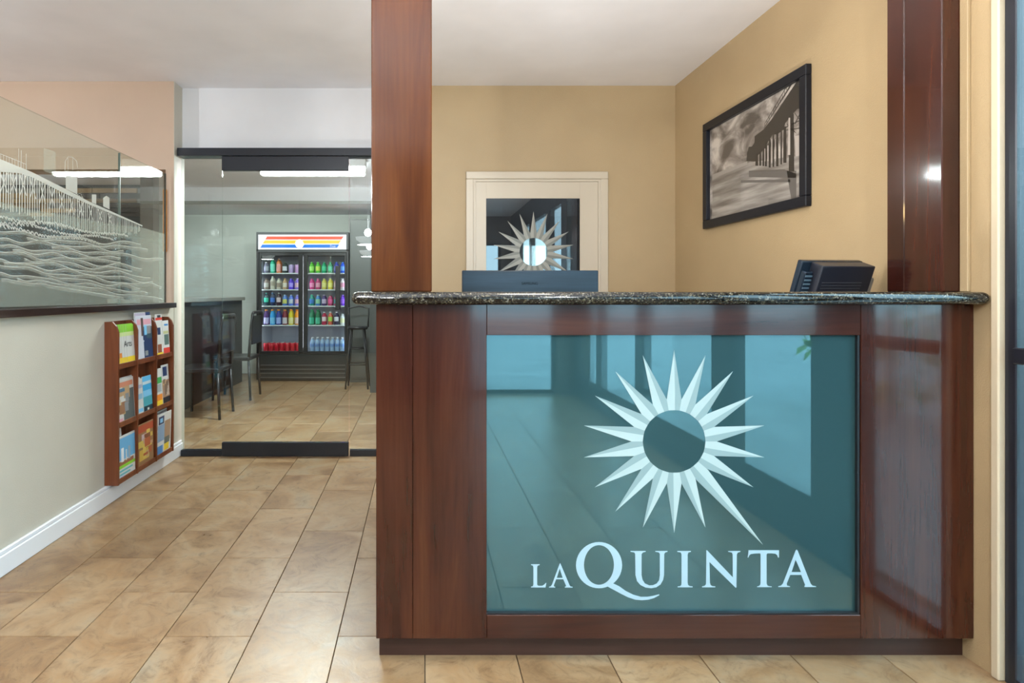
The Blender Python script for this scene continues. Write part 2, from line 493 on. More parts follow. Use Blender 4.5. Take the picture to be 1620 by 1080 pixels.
def sunburst(cx, cy, r, D, parent, mats, long_ray=True, th=0.0008):
    """eighteen faceted rays round an open circle, centre in pixels, r the circle's radius in pixels"""
    for k in range(18):
        a = math.radians(-90 + 20 * k)
        R = 2.93 * r
        if long_ray and k == 7: a = math.radians(49.3); R = 4.36 * r
        def P(ang, rad): return (cx + rad * math.cos(ang), cy + rad * math.sin(ang))
        d = math.radians(10)
        tip = P(a, R)
        b = MB()
        fn = lambda x, y: PT(x, y, D)
        off = (0, -th, 0)
        v = 1.36 * r
        if long_ray and k == 7: v = 1.42 * r
        base = math.radians(-90 + 20 * k)
        left = [tip, P(base - d, v), P(base - d, r * 1.005), P(base - d / 2, r * 1.0), P(base + math.radians(1.5), r)]
        right = [tip, P(base + math.radians(1.5), r), P(base + d / 2, r * 1.0), P(base + d, r * 1.005), P(base + d, v)]
        # each ray has one pale and one shaded facet
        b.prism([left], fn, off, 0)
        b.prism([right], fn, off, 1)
        obj('ray', b, mats, parent)
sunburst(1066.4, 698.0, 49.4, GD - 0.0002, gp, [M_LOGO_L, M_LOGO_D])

def R3(p): return (830 + p[0] / 6.75, 850 + p[1] / 6.75)
def R4(p): return (1060 + p[0] / 6.75, 850 + p[1] / 6.75)
def letter(loops, reg):
    b = MB()
    b.prism([[reg(p) for p in l] for l in loops], lambda x, y: PT(x, y, GD - 0.0002), (0, -0.0008, 0))
    return obj('letter', b, M_LETTER, gp)
def ell(cx, cy, rx, ry, n=44): return [(cx + rx * math.cos(2 * math.pi * k / n), cy + ry * math.sin(2 * math.pi * k / n)) for k in range(n)]
letter([[(68, 284), (160, 284), (160, 292), (138, 300), (133, 320), (133, 500), (140, 512), (160, 516), (190, 514), (212, 500), (225, 484), (231, 484), (222, 532), (68, 532), (68, 524), (88, 518), (93, 500), (93, 320), (88, 300), (68, 292)]], R3)
letter([[(372, 284), (380, 272), (480, 510), (490, 522), (512, 526), (512, 533), (430, 533), (430, 526), (442, 520), (440, 508), (412, 444), (336, 444), (312, 506), (312, 520), (326, 526), (326, 533), (260, 533), (260, 526), (280, 518), (292, 500)],
        [(374, 330), (406, 430), (342, 430)]], R3)
def q_letter():
    b = MB()
    fn = lambda x, y: PT(x, y, GD - 0.0002)
    b.prism([[R3(p) for p in ell(794, 294, 246, 246)], [R3(p) for p in ell(793, 292, 160, 212)]], fn, (0, -0.0008, 0))
    tail = [(885, 522), (945, 488), (1010, 520), (1080, 570), (1160, 610), (1240, 632), (1310, 632), (1370, 622), (1435, 605), (1438, 614), (1380, 645), (1320, 662), (1250, 668), (1180, 662), (1100, 635), (1030, 600), (960, 562)]
    b.prism([[R3(p) for p in tail]], lambda x, y: PT(x, y, GD - 0.0003), (0, -0.0008, 0))
    obj('letter', b, M_LETTER, gp)
q_letter()
letter([[(1130, 143), (1292, 143), (1292, 150), (1262, 158), (1248, 175), (1248, 400), (1258, 450), (1285, 490), (1330, 510), (1370, 508), (1410, 490), (1435, 455), (1443, 400), (1443, 175), (1432, 158), (1395, 150), (1395, 143), (1525, 143), (1525, 150), (1500, 158), (1490, 175), (1487, 400), (1478, 450), (1450, 500), (1405, 530), (1350, 540), (1290, 532), (1235, 505), (1200, 465), (1183, 400), (1180, 175), (1170, 158), (1130, 150)]], R3)
letter([[(78, 143), (222, 143), (222, 151), (195, 158), (187, 180), (187, 480), (192, 505), (210, 518), (240, 521), (240, 530), (82, 530), (82, 521), (108, 518), (120, 505), (122, 480), (122, 180), (115, 158), (78, 151)]], R4)
letter([[(387, 135), (395, 135), (670, 425), (668, 180), (660, 160), (620, 151), (620, 143), (750, 143), (750, 151), (722, 160), (712, 180), (708, 530), (700, 535), (420, 260), (425, 480), (432, 505), (450, 518), (482, 521), (482, 530), (342, 530), (342, 521), (368, 515), (382, 500), (384, 480), (387, 200)]], R4)
letter([[(838, 135), (1162, 135), (1162, 212), (1152, 212), (1145, 190), (1125, 172), (1085, 168), (1038, 168), (1030, 180), (1030, 490), (1040, 512), (1060, 519), (1085, 521), (1085, 528), (930, 528), (930, 521), (950, 517), (962, 505), (966, 485), (966, 180), (960, 168), (900, 170), (860, 176), (845, 190), (836, 212), (828, 212), (835, 170)]], R4)
letter([[(1340, 140), (1350, 128), (1362, 140), (1500, 490), (1520, 512), (1558, 520), (1558, 527), (1435, 527), (1435, 518), (1442, 505), (1400, 398), (1282, 398), (1245, 490), (1248, 512), (1280, 520), (1280, 527), (1155, 527), (1155, 520), (1185, 512), (1205, 490)],
        [(1340, 235), (1398, 368), (1296, 368)]], R4)

tag(obj('granite_countertop', MB().box(-0.22, XR_WALL - 0.001, 1.8426, 2.26, ZT, 1.203, bev=0.0195, seg=6), M_GRANITE), 'dark speckled granite top with a rounded edge on the reception counter', 'countertop')

# ------------------------------------------------------------------ office behind the counter: door, picture, desk, monitors
def S(x): return (x - CX) * DB / F
def Zb(y): return H - (y - CY) * DB / F
dr = thing('door_1', 'white office door with a dark sunburst window behind the counter', 'door', (S(849), DB, 0), kind='structure')
cx0, cx1, ct1 = S(737), S(961), Zb(272)
obj('casing', MB().box(cx0, cx0 + 0.055, DB - 0.022, DB - 0.0005, 0, ct1 - 0.055, bev=0.004), M_DOORWHITE, dr)
obj('casing', MB().box(cx1 - 0.055, cx1, DB - 0.022, DB - 0.0005, 0, ct1 - 0.055, bev=0.004), M_DOORWHITE, dr)
obj('casing', MB().box(cx0, cx1, DB - 0.022, DB - 0.0005, ct1 - 0.0545, ct1, bev=0.004), M_DOORWHITE, dr)
obj('door_stop', MB().box(cx0 + 0.0555, cx0 + 0.072, DB - 0.014, DB - 0.0005, 0, ct1 - 0.056).box(cx1 - 0.072, cx1 - 0.0555, DB - 0.014, DB - 0.0005, 0, ct1 - 0.056).box(cx0 + 0.072, cx1 - 0.072, DB - 0.014, DB - 0.0005, ct1 - 0.072, ct1 - 0.056), M_DOORWHITE, dr)
wx0, wx1, wz1, wz0 = S(769), S(917), Zb(314), 0.95
sx0, sx1, sz1 = cx0 + 0.073, cx1 - 0.073, ct1 - 0.073
sl = obj('door_slab', MB().box(sx0, wx0, DB - 0.008, DB - 0.0005, 0.01, sz1, bev=0.001).box(wx1, sx1, DB - 0.008, DB - 0.0005, 0.01, sz1, bev=0.001)
    .box(wx0, wx1, DB - 0.008, DB - 0.0005, wz1, sz1, bev=0.001).box(wx0, wx1, DB - 0.008, DB - 0.0005, 0.01, wz0, bev=0.001), M_DOORWHITE, dr)
dwin = principled('dark_window_glass')
dwin[2].inputs['Base Color'].default_value = (0.022, 0.027, 0.032, 1); dwin[2].inputs['Roughness'].default_value = 0.01; dwin[2].inputs['IOR'].default_value = 1.9
wg = obj('window_pane', MB().box(wx0 + 0.0005, wx1 - 0.0005, DB - 0.004, DB - 0.0005, wz0 + 0.0005, wz1 - 0.0005), dwin[0], dr)
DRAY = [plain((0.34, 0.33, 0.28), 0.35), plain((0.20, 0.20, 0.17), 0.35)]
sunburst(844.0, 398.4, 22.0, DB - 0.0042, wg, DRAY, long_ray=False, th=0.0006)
mc = PT(844.0, 398.4, DB - 0.0042)
obj('mirror_disc', MB().lathe([(22.0 * DB / F, 0), (22.0 * DB / F, 0.002)], 40, M=Matrix.Translation(mc) @ Matrix.Rotation(math.pi / 2, 4, 'X'), smooth=False), plain((0.26, 0.25, 0.23), 0.02, 1.0), wg)
obj('door_knob', MB().lathe([(0.006, 0), (0.012, 0.02), (0.026, 0.03), (0.028, 0.045), (0.018, 0.058), (0.002, 0.06)], 20, M=Matrix.Translation((sx1 - 0.06, DB - 0.008, 0.95)) @ Matrix.Rotation(math.pi / 2, 4, 'X')), plain((0.6, 0.58, 0.52), 0.2, 1.0), dr)

# framed picture on the right wall
pf = thing('framed_picture', 'black framed sepia photograph of a pier on the beige side wall', 'picture', (XR2, 3.3, 1.9))
def PW(x, y, off=0.0):
    p = PX(x, y, XR2 - 0.004)
    return (XR2 - 0.004 - off, p[1], p[2])
P0, P1 = PX(1118.5, 0, XR2)[1], PX(1284.5, 0, XR2)[1]      # far and near ends
zt, zb_ = H + (463 - 100) * P1 / F, H + (463 - 325.5) * P1 / F
fw = 0.052
def fr(y0, y1, z0, z1): return MB().box(XR2 - 0.03, XR2 - 0.0005, y0, y1, z0, z1, bev=0.003)
M_FR = plain((0.006, 0.008, 0.014), 0.35, spec=0.3)
obj('frame_bar', fr(P1, P0, zt - fw, zt), M_FR, pf); obj('frame_bar', fr(P1, P0, zb_, zb_ + fw), M_FR, pf)
obj('frame_bar', fr(P1, P1 + fw, zb_ + fw, zt - fw), M_FR, pf); obj('frame_bar', fr(P0 - fw, P0, zb_ + fw, zt - fw), M_FR, pf)
def print_mat():
    m, nt, b = principled('printed_sky')
    co = coords(nt, (1, 1.0, 1.7))
    n = N(nt, 'ShaderNodeTexNoise', Scale=4.5, Detail=7.0, Roughness=0.55, Distortion=0.6)
    nt.links.new(co, n.inputs['Vector'])
    r = ramp(nt, n.outputs['Fac'], [(0.36, (0.10, 0.085, 0.075)), (0.48, (0.34, 0.30, 0.27)), (0.60, (0.72, 0.66, 0.60))])
    nt.links.new(r.outputs[0], b.inputs['Base Color']); b.inputs['Roughness'].default_value = 0.6
    return m
def sea_mat():
    m, nt, b = principled('printed_sea')
    co = coords(nt, (1, 0.8, 9))
    n = N(nt, 'ShaderNodeTexNoise', Scale=3.0, Detail=5.0)
    nt.links.new(co, n.inputs['Vector'])
    r = ramp(nt, n.outputs['Fac'], [(0.33, (0.17, 0.15, 0.135)), (0.52, (0.36, 0.33, 0.30)), (0.68, (0.56, 0.52, 0.48))])
    nt.links.new(r.outputs[0], b.inputs['Base Color']); b.inputs['Roughness'].default_value = 0.6
    return m
ins = [(P1 + fw, zb_ + fw), (P0 - fw, zb_ + fw), (P0 - fw, zt - fw), (P1 + fw, zt - fw)]
pr = obj('print', MB().box(XR2 - 0.006, XR2 - 0.002, P1 + fw, P0 - fw, zb_ + fw, zt - fw), print_mat(), pf)
def cr(p): return (1110 + p[0] / 4.0, 95 + p[1] / 4.0)
def art(name, polys, mat, lay):
    b = MB()
    for pl in polys:
        b.prism([[cr(p) for p in pl]], lambda x, y: (XR2 - 0.0062 - 0.0002 * lay,) + PX(x, y, XR2 - 0.006)[1:], (-0.0001, 0, 0))
    return tag(obj(name, b, mat, pr), kind='stuff')
G = lambda v: plain((v, v * 0.9, v * 0.82), 0.6)
art('printed_sea', [[(68, 745), (200, 690), (300, 648), (640, 600), (640, 868), (420, 945), (68, 1012)]], sea_mat(), 1)
art('printed_shore', [[(68, 725), (290, 640), (290, 662), (68, 748)]], G(0.40), 2)
art('printed_deck', [[(285, 640), (288, 590), (300, 548), (318, 548), (336, 520), (336, 482), (392, 440), (440, 380), (500, 290), (560, 200), (600, 140), (640, 104), (640, 300), (606, 310), (570, 350), (530, 400), (520, 440), (480, 470), (450, 470), (420, 520), (400, 560), (360, 600), (340, 640)]], G(0.035), 3)
art('printed_rail', [[(392, 432), (396, 432), (590, 128), (580, 128)], [(400, 400), (404, 400), (560, 136), (554, 136)]]
    + [[(400 + 14 * k, 428 - 22 * k), (403 + 14 * k, 424 - 22 * k), (403 + 14 * k - 2, 398 - 22.5 * k), (400 + 14 * k - 2, 400 - 22.5 * k)] for k in range(12)], G(0.09), 4)
pil = []
for (x, w, y0, y1) in [(350, 14, 590, 668), (372, 9, 580, 668), (392, 8, 560, 670), (408, 10, 520, 672), (432, 10, 500, 680), (455, 8, 470, 676), (480, 12, 450, 672), (505, 8, 450, 660), (528, 16, 420, 650), (570, 28, 340, 705)]:
    pil.append([(x - w * .5, y0), (x + w * .5, y0), (x + w * .62, y1), (x - w * .62, y1)])
art('printed_piling', pil, G(0.025), 4)
art('printed_brace', [[(536, 420), (640, 370), (640, 376), (536, 428)], [(536, 440), (640, 425), (640, 431), (536, 446)], [(540, 400), (600, 460), (600, 466), (540, 408)], [(590, 330), (640, 400), (640, 408), (590, 338)], [(590, 400), (634, 310), (640, 310), (596, 404)]], G(0.07), 4)
art('printed_glint', [[(400, 560), (404, 560), (404, 640), (400, 640)], [(418, 540), (424, 540), (424, 640), (418, 640)], [(443, 500), (448, 500), (448, 650), (443, 650)], [(466, 500), (470, 500), (470, 640), (466, 640)], [(552, 365), (562, 365), (562, 600), (546, 600)], [(590, 480), (640, 470), (640, 600), (596, 610)]], G(0.58), 5)
art('printed_reflection', [[(300, 700), (520, 690), (600, 720), (600, 745), (300, 740)], [(540, 700), (600, 700), (600, 880), (570, 890), (548, 760)], [(250, 760), (560, 755), (560, 772), (250, 776)]], G(0.14), 3)
obj('picture_glass', MB().box(XR2 - 0.012, XR2 - 0.010, P1 + fw, P0 - fw, zb_ + fw, zt - fw), pane('picture_glass', (0.97, 0.97, 0.97), 1.22), pf)

# desk behind the counter
dk = thing('office_desk', 'dark desk hidden behind the reception counter', 'desk', (0.9, 2.6, 0))
obj('desk_top', MB().box(-0.05, 1.80, 2.27, 2.95, 0.73, 0.76, bev=0.003), M_WOODP, dk)
for x in (-0.03, 0.86, 1.75): obj('side_panel', MB().box(x, x + 0.03, 2.30, 2.92, 0, 0.73), M_WOODP, dk)

ul = thing('hidden_fill_uplighter', 'added white uplighter hidden behind the counter to brighten the office ceiling', 'lamp', (0.78, 2.70, 0.76))  # unseen lamp added to throw light up on the office ceiling
obj('base', MB().lathe([(0.09, 0.0005), (0.09, 0.012), (0.02, 0.02), (0.012, 0.03), (0.012, 0.12)], 24, M=Matrix.Translation((0.78, 2.70, 0.76))), M_TRIM, ul)
obj('shade', MB().lathe([(0.03, 0.1205), (0.13, 0.17), (0.16, 0.20), (0.15, 0.20), (0.12, 0.175), (0.025, 0.13)], 28, M=Matrix.Translation((0.78, 2.70, 0.76))), M_TRIM, ul)
d = bpy.data.lights.new('bulb', 'AREA'); d.shape = 'DISK'; d.size = 0.24; d.energy = 13; d.color = (1.0, 0.97, 0.92)
o = bpy.data.objects.new('bulb', d); C.objects.link(o); o.parent = ul; o.location = (0, 0, 0.205); o.rotation_euler = (math.pi, 0, 0)

# flat monitor seen from behind
mo = thing('computer_monitor', 'flat blue-black monitor seen from behind over the counter, in front of the door', 'monitor', (0.446, 2.44, 0.76))
mx0, mx1, mz1, MD = (731 - CX) * 2.4 / F, (947 - CX) * 2.4 / F, H + (463 - 427.5) * 2.4 / F, 2.4
mm, mnt, mb_ = principled('monitor_shell')
nn = N(mnt, 'ShaderNodeTexNoise', Scale=3.0, Detail=4.0); mnt.links.new(coords(mnt, (1, 1, 12)), nn.inputs['Vector'])
rr_ = ramp(mnt, nn.outputs['Fac'], [(0.3, (0.006, 0.012, 0.020)), (0.7, (0.014, 0.028, 0.045))])
mnt.links.new(rr_.outputs[0], mb_.inputs['Base Color']); mb_.inputs['Roughness'].default_value = 0.3; mb_.inputs['Specular IOR Level'].default_value = 0.3
obj('housing', MB().box(mx0, mx1, MD, MD + 0.022, mz1 - 0.345, mz1, bev=0.004, seg=2), mm, mo)
obj('screen', MB().box(mx0 + 0.008, mx1 - 0.008, MD + 0.0221, MD + 0.0235, mz1 - 0.335, mz1 - 0.01), M_BLACK, mo)
link('brand_lettering', text_mesh('SAMSUNG', 0.0145, plain((0.002, 0.002, 0.003), 0.9, spec=0.0), FACE_CAM((838 - CX) * MD / F, MD - 0.0003, H - (448.5 - CY) * MD / F)), mo)
obj('neck', MB().box(0.41, 0.48, MD - 0.03, MD - 0.0005, 0.775, mz1 - 0.14, bev=0.004), mm, mo)
obj('stand', MB().box(0.32, 0.57, MD - 0.09, MD + 0.12, 0.7605, 0.775, bev=0.005), mm, mo)

# tilted till screen at the right
ps = thing('till_screen', 'black tilted till screen with side vents at the right end of the counter', 'monitor', (1.63, 2.36, 0.76))
TM = Matrix.Translation((1.648, 2.36, 1.195)) @ Matrix.Rotation(math.radians(8), 4, 'Z') @ Matrix.Rotation(math.radians(20), 4, 'X') @ Matrix.Diagonal((0.87, 1, 1, 1))
M_TILL = plain((0.020, 0.022, 0.032), 0.35); M_TILLB = plain((0.012, 0.022, 0.036), 0.25)
obj('bezel', MB().box(-0.165, 0.15, 0.03, 0.055, -0.16, 0.128, M=TM, bev=0.005, seg=2), M_TILLB, ps)
obj('back_shell', MB().box(-0.118, 0.149, -0.03, 0.0295, -0.16, 0.126, M=TM, bev=0.004, seg=2), M_TILL, ps)
obj('vent_panel', MB().box(-0.160, -0.119, 0.004, 0.0295, -0.10, 0.09, M=TM, bev=0.004), M_TILLB, ps)
for k in range(11):
    obj('vent_slat', MB().box(-0.156, -0.122, 0.0015, 0.0038, -0.095 + k * 0.0165, -0.088 + k * 0.0165, M=TM), plain((0.10, 0.16, 0.20), 0.3), ps)
for k in range(4):
    obj('ridge', MB().box(-0.10, 0.10, -0.0325, -0.0302, 0.02 + k * 0.012, 0.024 + k * 0.012, M=TM), plain((0.05, 0.052, 0.062), 0.35), ps)
link('brand_lettering', text_mesh('poindus', 0.0135, plain((0.5, 0.5, 0.5), 0.4), TM @ Matrix.Translation((0.02, -0.0306, -0.01)) @ Matrix.Rotation(math.pi / 2, 4, 'X')), ps)
obj('arm', MB().box(0.152, 0.182, -0.02, 0.05, -0.16, 0.075, M=TM, bev=0.012, seg=3), plain((0.28, 0.25, 0.21), 0.5), ps)
obj('foot', MB().box(1.52, 1.74, 2.30, 2.50, 0.7605, 0.79, bev=0.006).box(1.60, 1.66, 2.385, 2.43, 0.79, 1.06, bev=0.006), M_TILL, ps)

# ------------------------------------------------------------------ glass partition with door
struct('trim_4', MB().box(-1.779, -0.30, 4.285, 4.3995, 2.200, 2.257, bev=0.002), M_BLACKMETAL, 'black track above the glass door', 'track')
def gx(x): return (x - CX) * DG / F
def sidelite(name, x0, x1, label):
    w = thing(name, label, 'window', ((x0 + x1) / 2, DG, 0), kind='structure')
    obj('pane', MB().box(x0 + 0.002, x1 - 0.002, DG + 0.02, DG + 0.03, 0.046, 2.1995), M_PANEDOOR, w)
    obj('bottom_rail', MB().box(x0 + 0.002, x1 - 0.002, DG + 0.005, DG + 0.045, 0.0005, 0.046, bev=0.002), M_BLACKMETAL, w)
    return w
sidelite('window_1', -1.766, gx(350.5), 'narrow glass sidelight left of the glass door')
sidelite('window_2', gx(552.5), -0.305, 'narrow glass sidelight right of the glass door')
gd = thing('door_2', 'frameless glass door with black top and bottom rails', 'door', (gx(451), DG, 0), kind='structure')
gx0, gx1 = gx(351.5), gx(551.5)
obj('pane', MB().box(gx0, gx1, DG, DG + 0.012, 0.105, 2.093), M_PANEDOOR, gd)
obj('top_rail', MB().box(gx0, gx1, DG - 0.012, DG + 0.024, 2.0935, 2.198, bev=0.002), M_BLACKMETAL, gd)
obj('bottom_rail', MB().box(gx0, gx1, DG - 0.012, DG + 0.024, 0.006, 0.1045, bev=0.002), M_BLACKMETAL, gd)

# ------------------------------------------------------------------ etched glass on the half wall
XG = -1.83
eg = thing('etched_glass_panel', 'tall glass panel etched with a pier and waves on the half wall', 'glass panel', (XG, 3.3, 1.13))
DGE = XG * F / (262 - CX)
obj('pane', MB().box(XG - 0.012, XG, HW0 + 0.01, DGE, 1.1305, 2.055), M_PANEGREEN, eg)
obj('edge_strip', MB().box(XG - 0.013, XG + 0.001, DGE, DGE + 0.006, 1.1305, 2.055), plain((0.02, 0.03, 0.025), 0.3), eg)
obj('pane_seam', MB().box(XG - 0.0125, XG + 0.0004, 3.575, 3.579, 1.1305, 2.05), plain((0.10, 0.13, 0.11), 0.3), eg)
def E(x, y):
    px, py = x / 4.0, 220 + y / 4.0
    p = PX(px, py, XG)
    return (XG + 0.0006, p[1], p[2])
def lerp_pts(pts, x):
    for (a, b) in zip(pts[:-1], pts[1:]):
        if a[0] <= x <= b[0]:
            t = (x - a[0]) / (b[0] - a[0]); return a[1] + t * (b[1] - a[1])
    return pts[-1][1] if x > pts[-1][0] else pts[0][1]
def ribbon(mb, pts, w, lay=0):
    """a drawn line: quads along the points, width in drawing units"""
    for (a, b) in zip(pts[:-1], pts[1:]):
        dx, dy = b[0] - a[0], b[1] - a[1]
        L = math.hypot(dx, dy) or 1
        nx, ny = -dy / L * w / 2, dx / L * w / 2
        q = [E(a[0] + nx, a[1] + ny), E(b[0] + nx, b[1] + ny), E(b[0] - nx, b[1] - ny), E(a[0] - nx, a[1] - ny)]
        q = [(p[0] + 0.0004 * lay, p[1], p[2]) for p in q]
        mb._add(q, [(0, 1, 2, 3)])
def patch(mb, top, bot, x0, x1, step=20, lay=0):
    x = x0
    while x < x1:
        xn = min(x + step, x1)
        q = [E(x, lerp_pts(top, x)), E(xn, lerp_pts(top, xn)), E(xn, lerp_pts(bot, xn)), E(x, lerp_pts(bot, x))]
        q = [(p[0] + 0.0004 * lay, p[1], p[2]) for p in q]
        mb._add(q, [(0, 1, 2, 3)])
        x = xn
deck_t = [(-20, 118), (120, 175), (200, 208), (400, 308), (560, 393), (900, 545)]
deck_b = [(-20, 205), (120, 215), (200, 240), (400, 340), (560, 412), (900, 552)]
water = [(-20, 440), (150, 480), (300, 555), (500, 590), (700, 615), (900, 590)]
e1 = MB(); patch(e1, deck_t, deck_b, -4, 900, 22, 1); 
for x0, x1, y0, y1 in [(20, 44, 160, 190)]:
    pass
# towers on the deck
patch(e1, [(415, 232), (490, 232)], [(415, 315), (490, 350)], 415, 488, 20, 1)
patch(e1, [(652, 372), (672, 358), (692, 372)], [(652, 425), (692, 445)], 652, 692, 10, 1)
patch(e1, [(580, 350), (608, 350)], [(580, 400), (608, 412)], 580, 608, 10, 1)
tag(obj('etched_deck', e1, M_ETCH, eg), kind='stuff')
e2 = MB(); x = 2.0; k = 0
while x < 885:
    w = 6.5 - 4.0 * x / 900
    ribbon(e2, [(x, lerp_pts(deck_b, x)), (x + random.uniform(-3, 3), lerp_pts(water, x) + random.uniform(-18, 6))], w)
    x += (19 - 10.5 * x / 900) * random.uniform(0.75, 1.2); k += 1
for x in range(0, 700, 62):
    yb = lerp_pts(deck_b, x); yw = lerp_pts(water, x)
    hgt = (yw - yb) * 0.55; wdt = 46 - 26 * x / 900
    ribbon(e2, [(x, yb + 6), (x + wdt, yb + hgt)], 5 - 2.5 * x / 900, 1); ribbon(e2, [(x + wdt, yb + 6), (x, yb + hgt)], 5 - 2.5 * x / 900, 1)
ribbon(e2, [(x, lerp_pts(deck_t, x) - 34) for x in range(0, 180, 15)], 2.5)
for x in range(4, 180, 18): ribbon(e2, [(x, lerp_pts(deck_t, x)), (x, lerp_pts(deck_t, x) - 34)], 2)
for x in (118, 134, 165): ribbon(e2, [(x, lerp_pts(deck_t, x)), (x, lerp_pts(deck_t, x) - 150 + x * 0.3)], 2.5)
ribbon(e2, [(410, 225), (412, 140), (430, 112), (460, 115), (485, 140), (490, 180)], 3); ribbon(e2, [(430, 225), (430, 120)], 2); ribbon(e2, [(460, 200), (460, 118)], 2)
tag(obj('etched_piling', e2, M_ETCH, eg), kind='stuff')
# low haze bands: misty foot of the pier, waves, dune
e3 = MB()
patch(e3, [(-20, 390), (200, 450), (420, 480), (650, 530), (900, 560), (1042, 600)], [(-20, 520), (200, 520), (420, 570), (650, 610), (900, 640), (1042, 680)], -4, 1040, 20, 2)
obj('etched_mist', e3, M_ETCHSOFT, eg); e3 = MB()
patch(e3, [(830, 610), (1042, 640)], [(830, 1020), (1042, 1030)], 832, 1040, 20, 2)
obj('etched_mist', e3, M_ETCHSOFT, eg); e3 = MB()
patch(e3, [(270, 55), (350, 80)], [(270, 200), (350, 230)], 275, 350, 20, 2)
obj('etched_mist', e3, M_ETCHSOFT, eg)
e4 = MB()
patch(e4, [(-20, 885), (150, 915), (280, 935), (400, 932), (520, 925), (620, 950), (720, 990), (800, 1020), (1042, 1030)], [(-20, 1064), (1042, 1034)], -4, 1035, 14, 2)
obj('etched_dune', e4, M_ETCHSOFT, eg)
e5 = MB()
patch(e5, [(-20, 560), (1042, 640)], [(-20, 890), (280, 930), (520, 922), (800, 1015), (1042, 1030)], -4, 1040, 30, 3)
obj('etched_water_haze', e5, M_ETCHTHIN, eg)
e6 = MB(); e7 = MB()
random.seed(11)
for k in range(15):                       # rolling swells: a bright thin crest over a soft face that thins out downwards
    t = k / 14.0
    y0 = 585 + 300 * t
    y1 = y0 + 95 + 60 * t
    ph, wl, am = random.uniform(0, 6.28), random.uniform(95, 150), random.uniform(7, 15)
    x0, x1 = (random.uniform(-4, 330) if k % 2 else -4.0), random.uniform(760, 1036)
    crest = []; x = x0
    while x <= x1:
        fade = min(1.0, (x - x0) / 60 + 0.1, (x1 - x) / 60 + 0.1)
        crest.append((x, y0 + (y1 - y0) * x / 1040 + fade * (am * math.sin(x / wl * 2.2 + ph) + 4 * math.sin(x / 31 + 2 * ph))))
        x += 9
    crest = [p for p in crest if p[1] < lerp_pts([(-20, 880), (280, 925), (520, 918), (800, 1010), (1042, 1026)], p[0])]
    if len(crest) < 4: continue
    ribbon(e6, crest, 3.2, 4)
    ribbon(e7, [(x, y + 6) for x, y in crest], 9, 5); ribbon(e7, [(x, y + 11) for x, y in crest], 19, 6)
for row in range(3):                      # breaking foam: scalloped curls along the surf line
    x = -2.0
    while x < 800 - 90 * row:
        r0 = random.uniform(13, 26) * (1 - x / 1500)
        yb = 498 + 0.155 * x + 34 * row + 10 * math.sin(x / 70 + row * 2)
        arc = [(x + r0 * (0.15 + 0.05 * j) * j * 0.5, yb - r0 * math.sin(j * 0.62) * (1 - 0.05 * j)) for j in range(7)]
        ribbon(e6, arc, random.uniform(3.5, 6.5), 4)
        if random.random() < 0.6: ribbon(e6, [(p[0] + 3, p[1] + 7) for p in arc[1:6]], 2.6, 4)
        x += r0 * random.uniform(0.9, 1.35)
tag(obj('etched_swell', e7, M_ETCHSWELL, eg), kind='stuff')
tag(obj('etched_wave', e6, M_ETCH, eg), kind='stuff')

# ------------------------------------------------------------------ brochure rack
RX0, RX1 = XL_WALL + 0.0005, -1.7115           # wall side, front
RY = [3.323, 3.555, 3.81, 4.07]
RZ = [0.110, 0.431, 0.765]; RTOP = 1.035
rk = thing('brochure_rack', 'reddish wooden nine-pocket brochure rack hung on the cream half wall', 'rack', (RX0, 3.7, 0.1))
obj('back_board', MB().box(RX0, RX0 + 0.006, RY[0], RY[3], 0.110, RTOP), M_RACK, rk)
def side(y0, y1):
    b = MB()
    prof = [(RX0 + 0.0065, 0.109), (RX1, 0.109), (RX1, RTOP - 0.06), (RX1 - 0.012, RTOP - 0.025), (RX1 - 0.035, RTOP), (RX0 + 0.0065, RTOP)]
    b.prism([prof], lambda x, z: (x, y0, z), (0, y1 - y0, 0))
    return b
obj('side_panel', side(RY[0], RY[0] + 0.014), M_RACK, rk)
obj('divider', side(RY[1] - 0.006, RY[1] + 0.006), M_RACK, rk)
obj('divider', side(RY[2] - 0.006, RY[2] + 0.006), M_RACK, rk)
obj('side_panel', side(RY[3] - 0.014, RY[3]), M_RACK, rk)
for c in range(3):
    y0 = RY[c] + (0.0145 if c == 0 else 0.0065); y1 = RY[c + 1] - (0.0145 if c == 2 else 0.0065)
    for r in range(3):
        obj('pocket_shelf', MB().box(RX0 + 0.0065, RX1 - 0.0035, y0, y1, RZ[r], RZ[r] + 0.012), M_RACK, rk)
        obj('pocket_lip', MB().box(RX1 - 0.0095, RX1 - 0.0035, y0, y1, RZ[r] + 0.0122, RZ[r] + 0.030, bev=0.0015), M_RACK, rk)
def blk(c): return plain(c, 0.35)
W_ = (0.62, 0.62, 0.6)
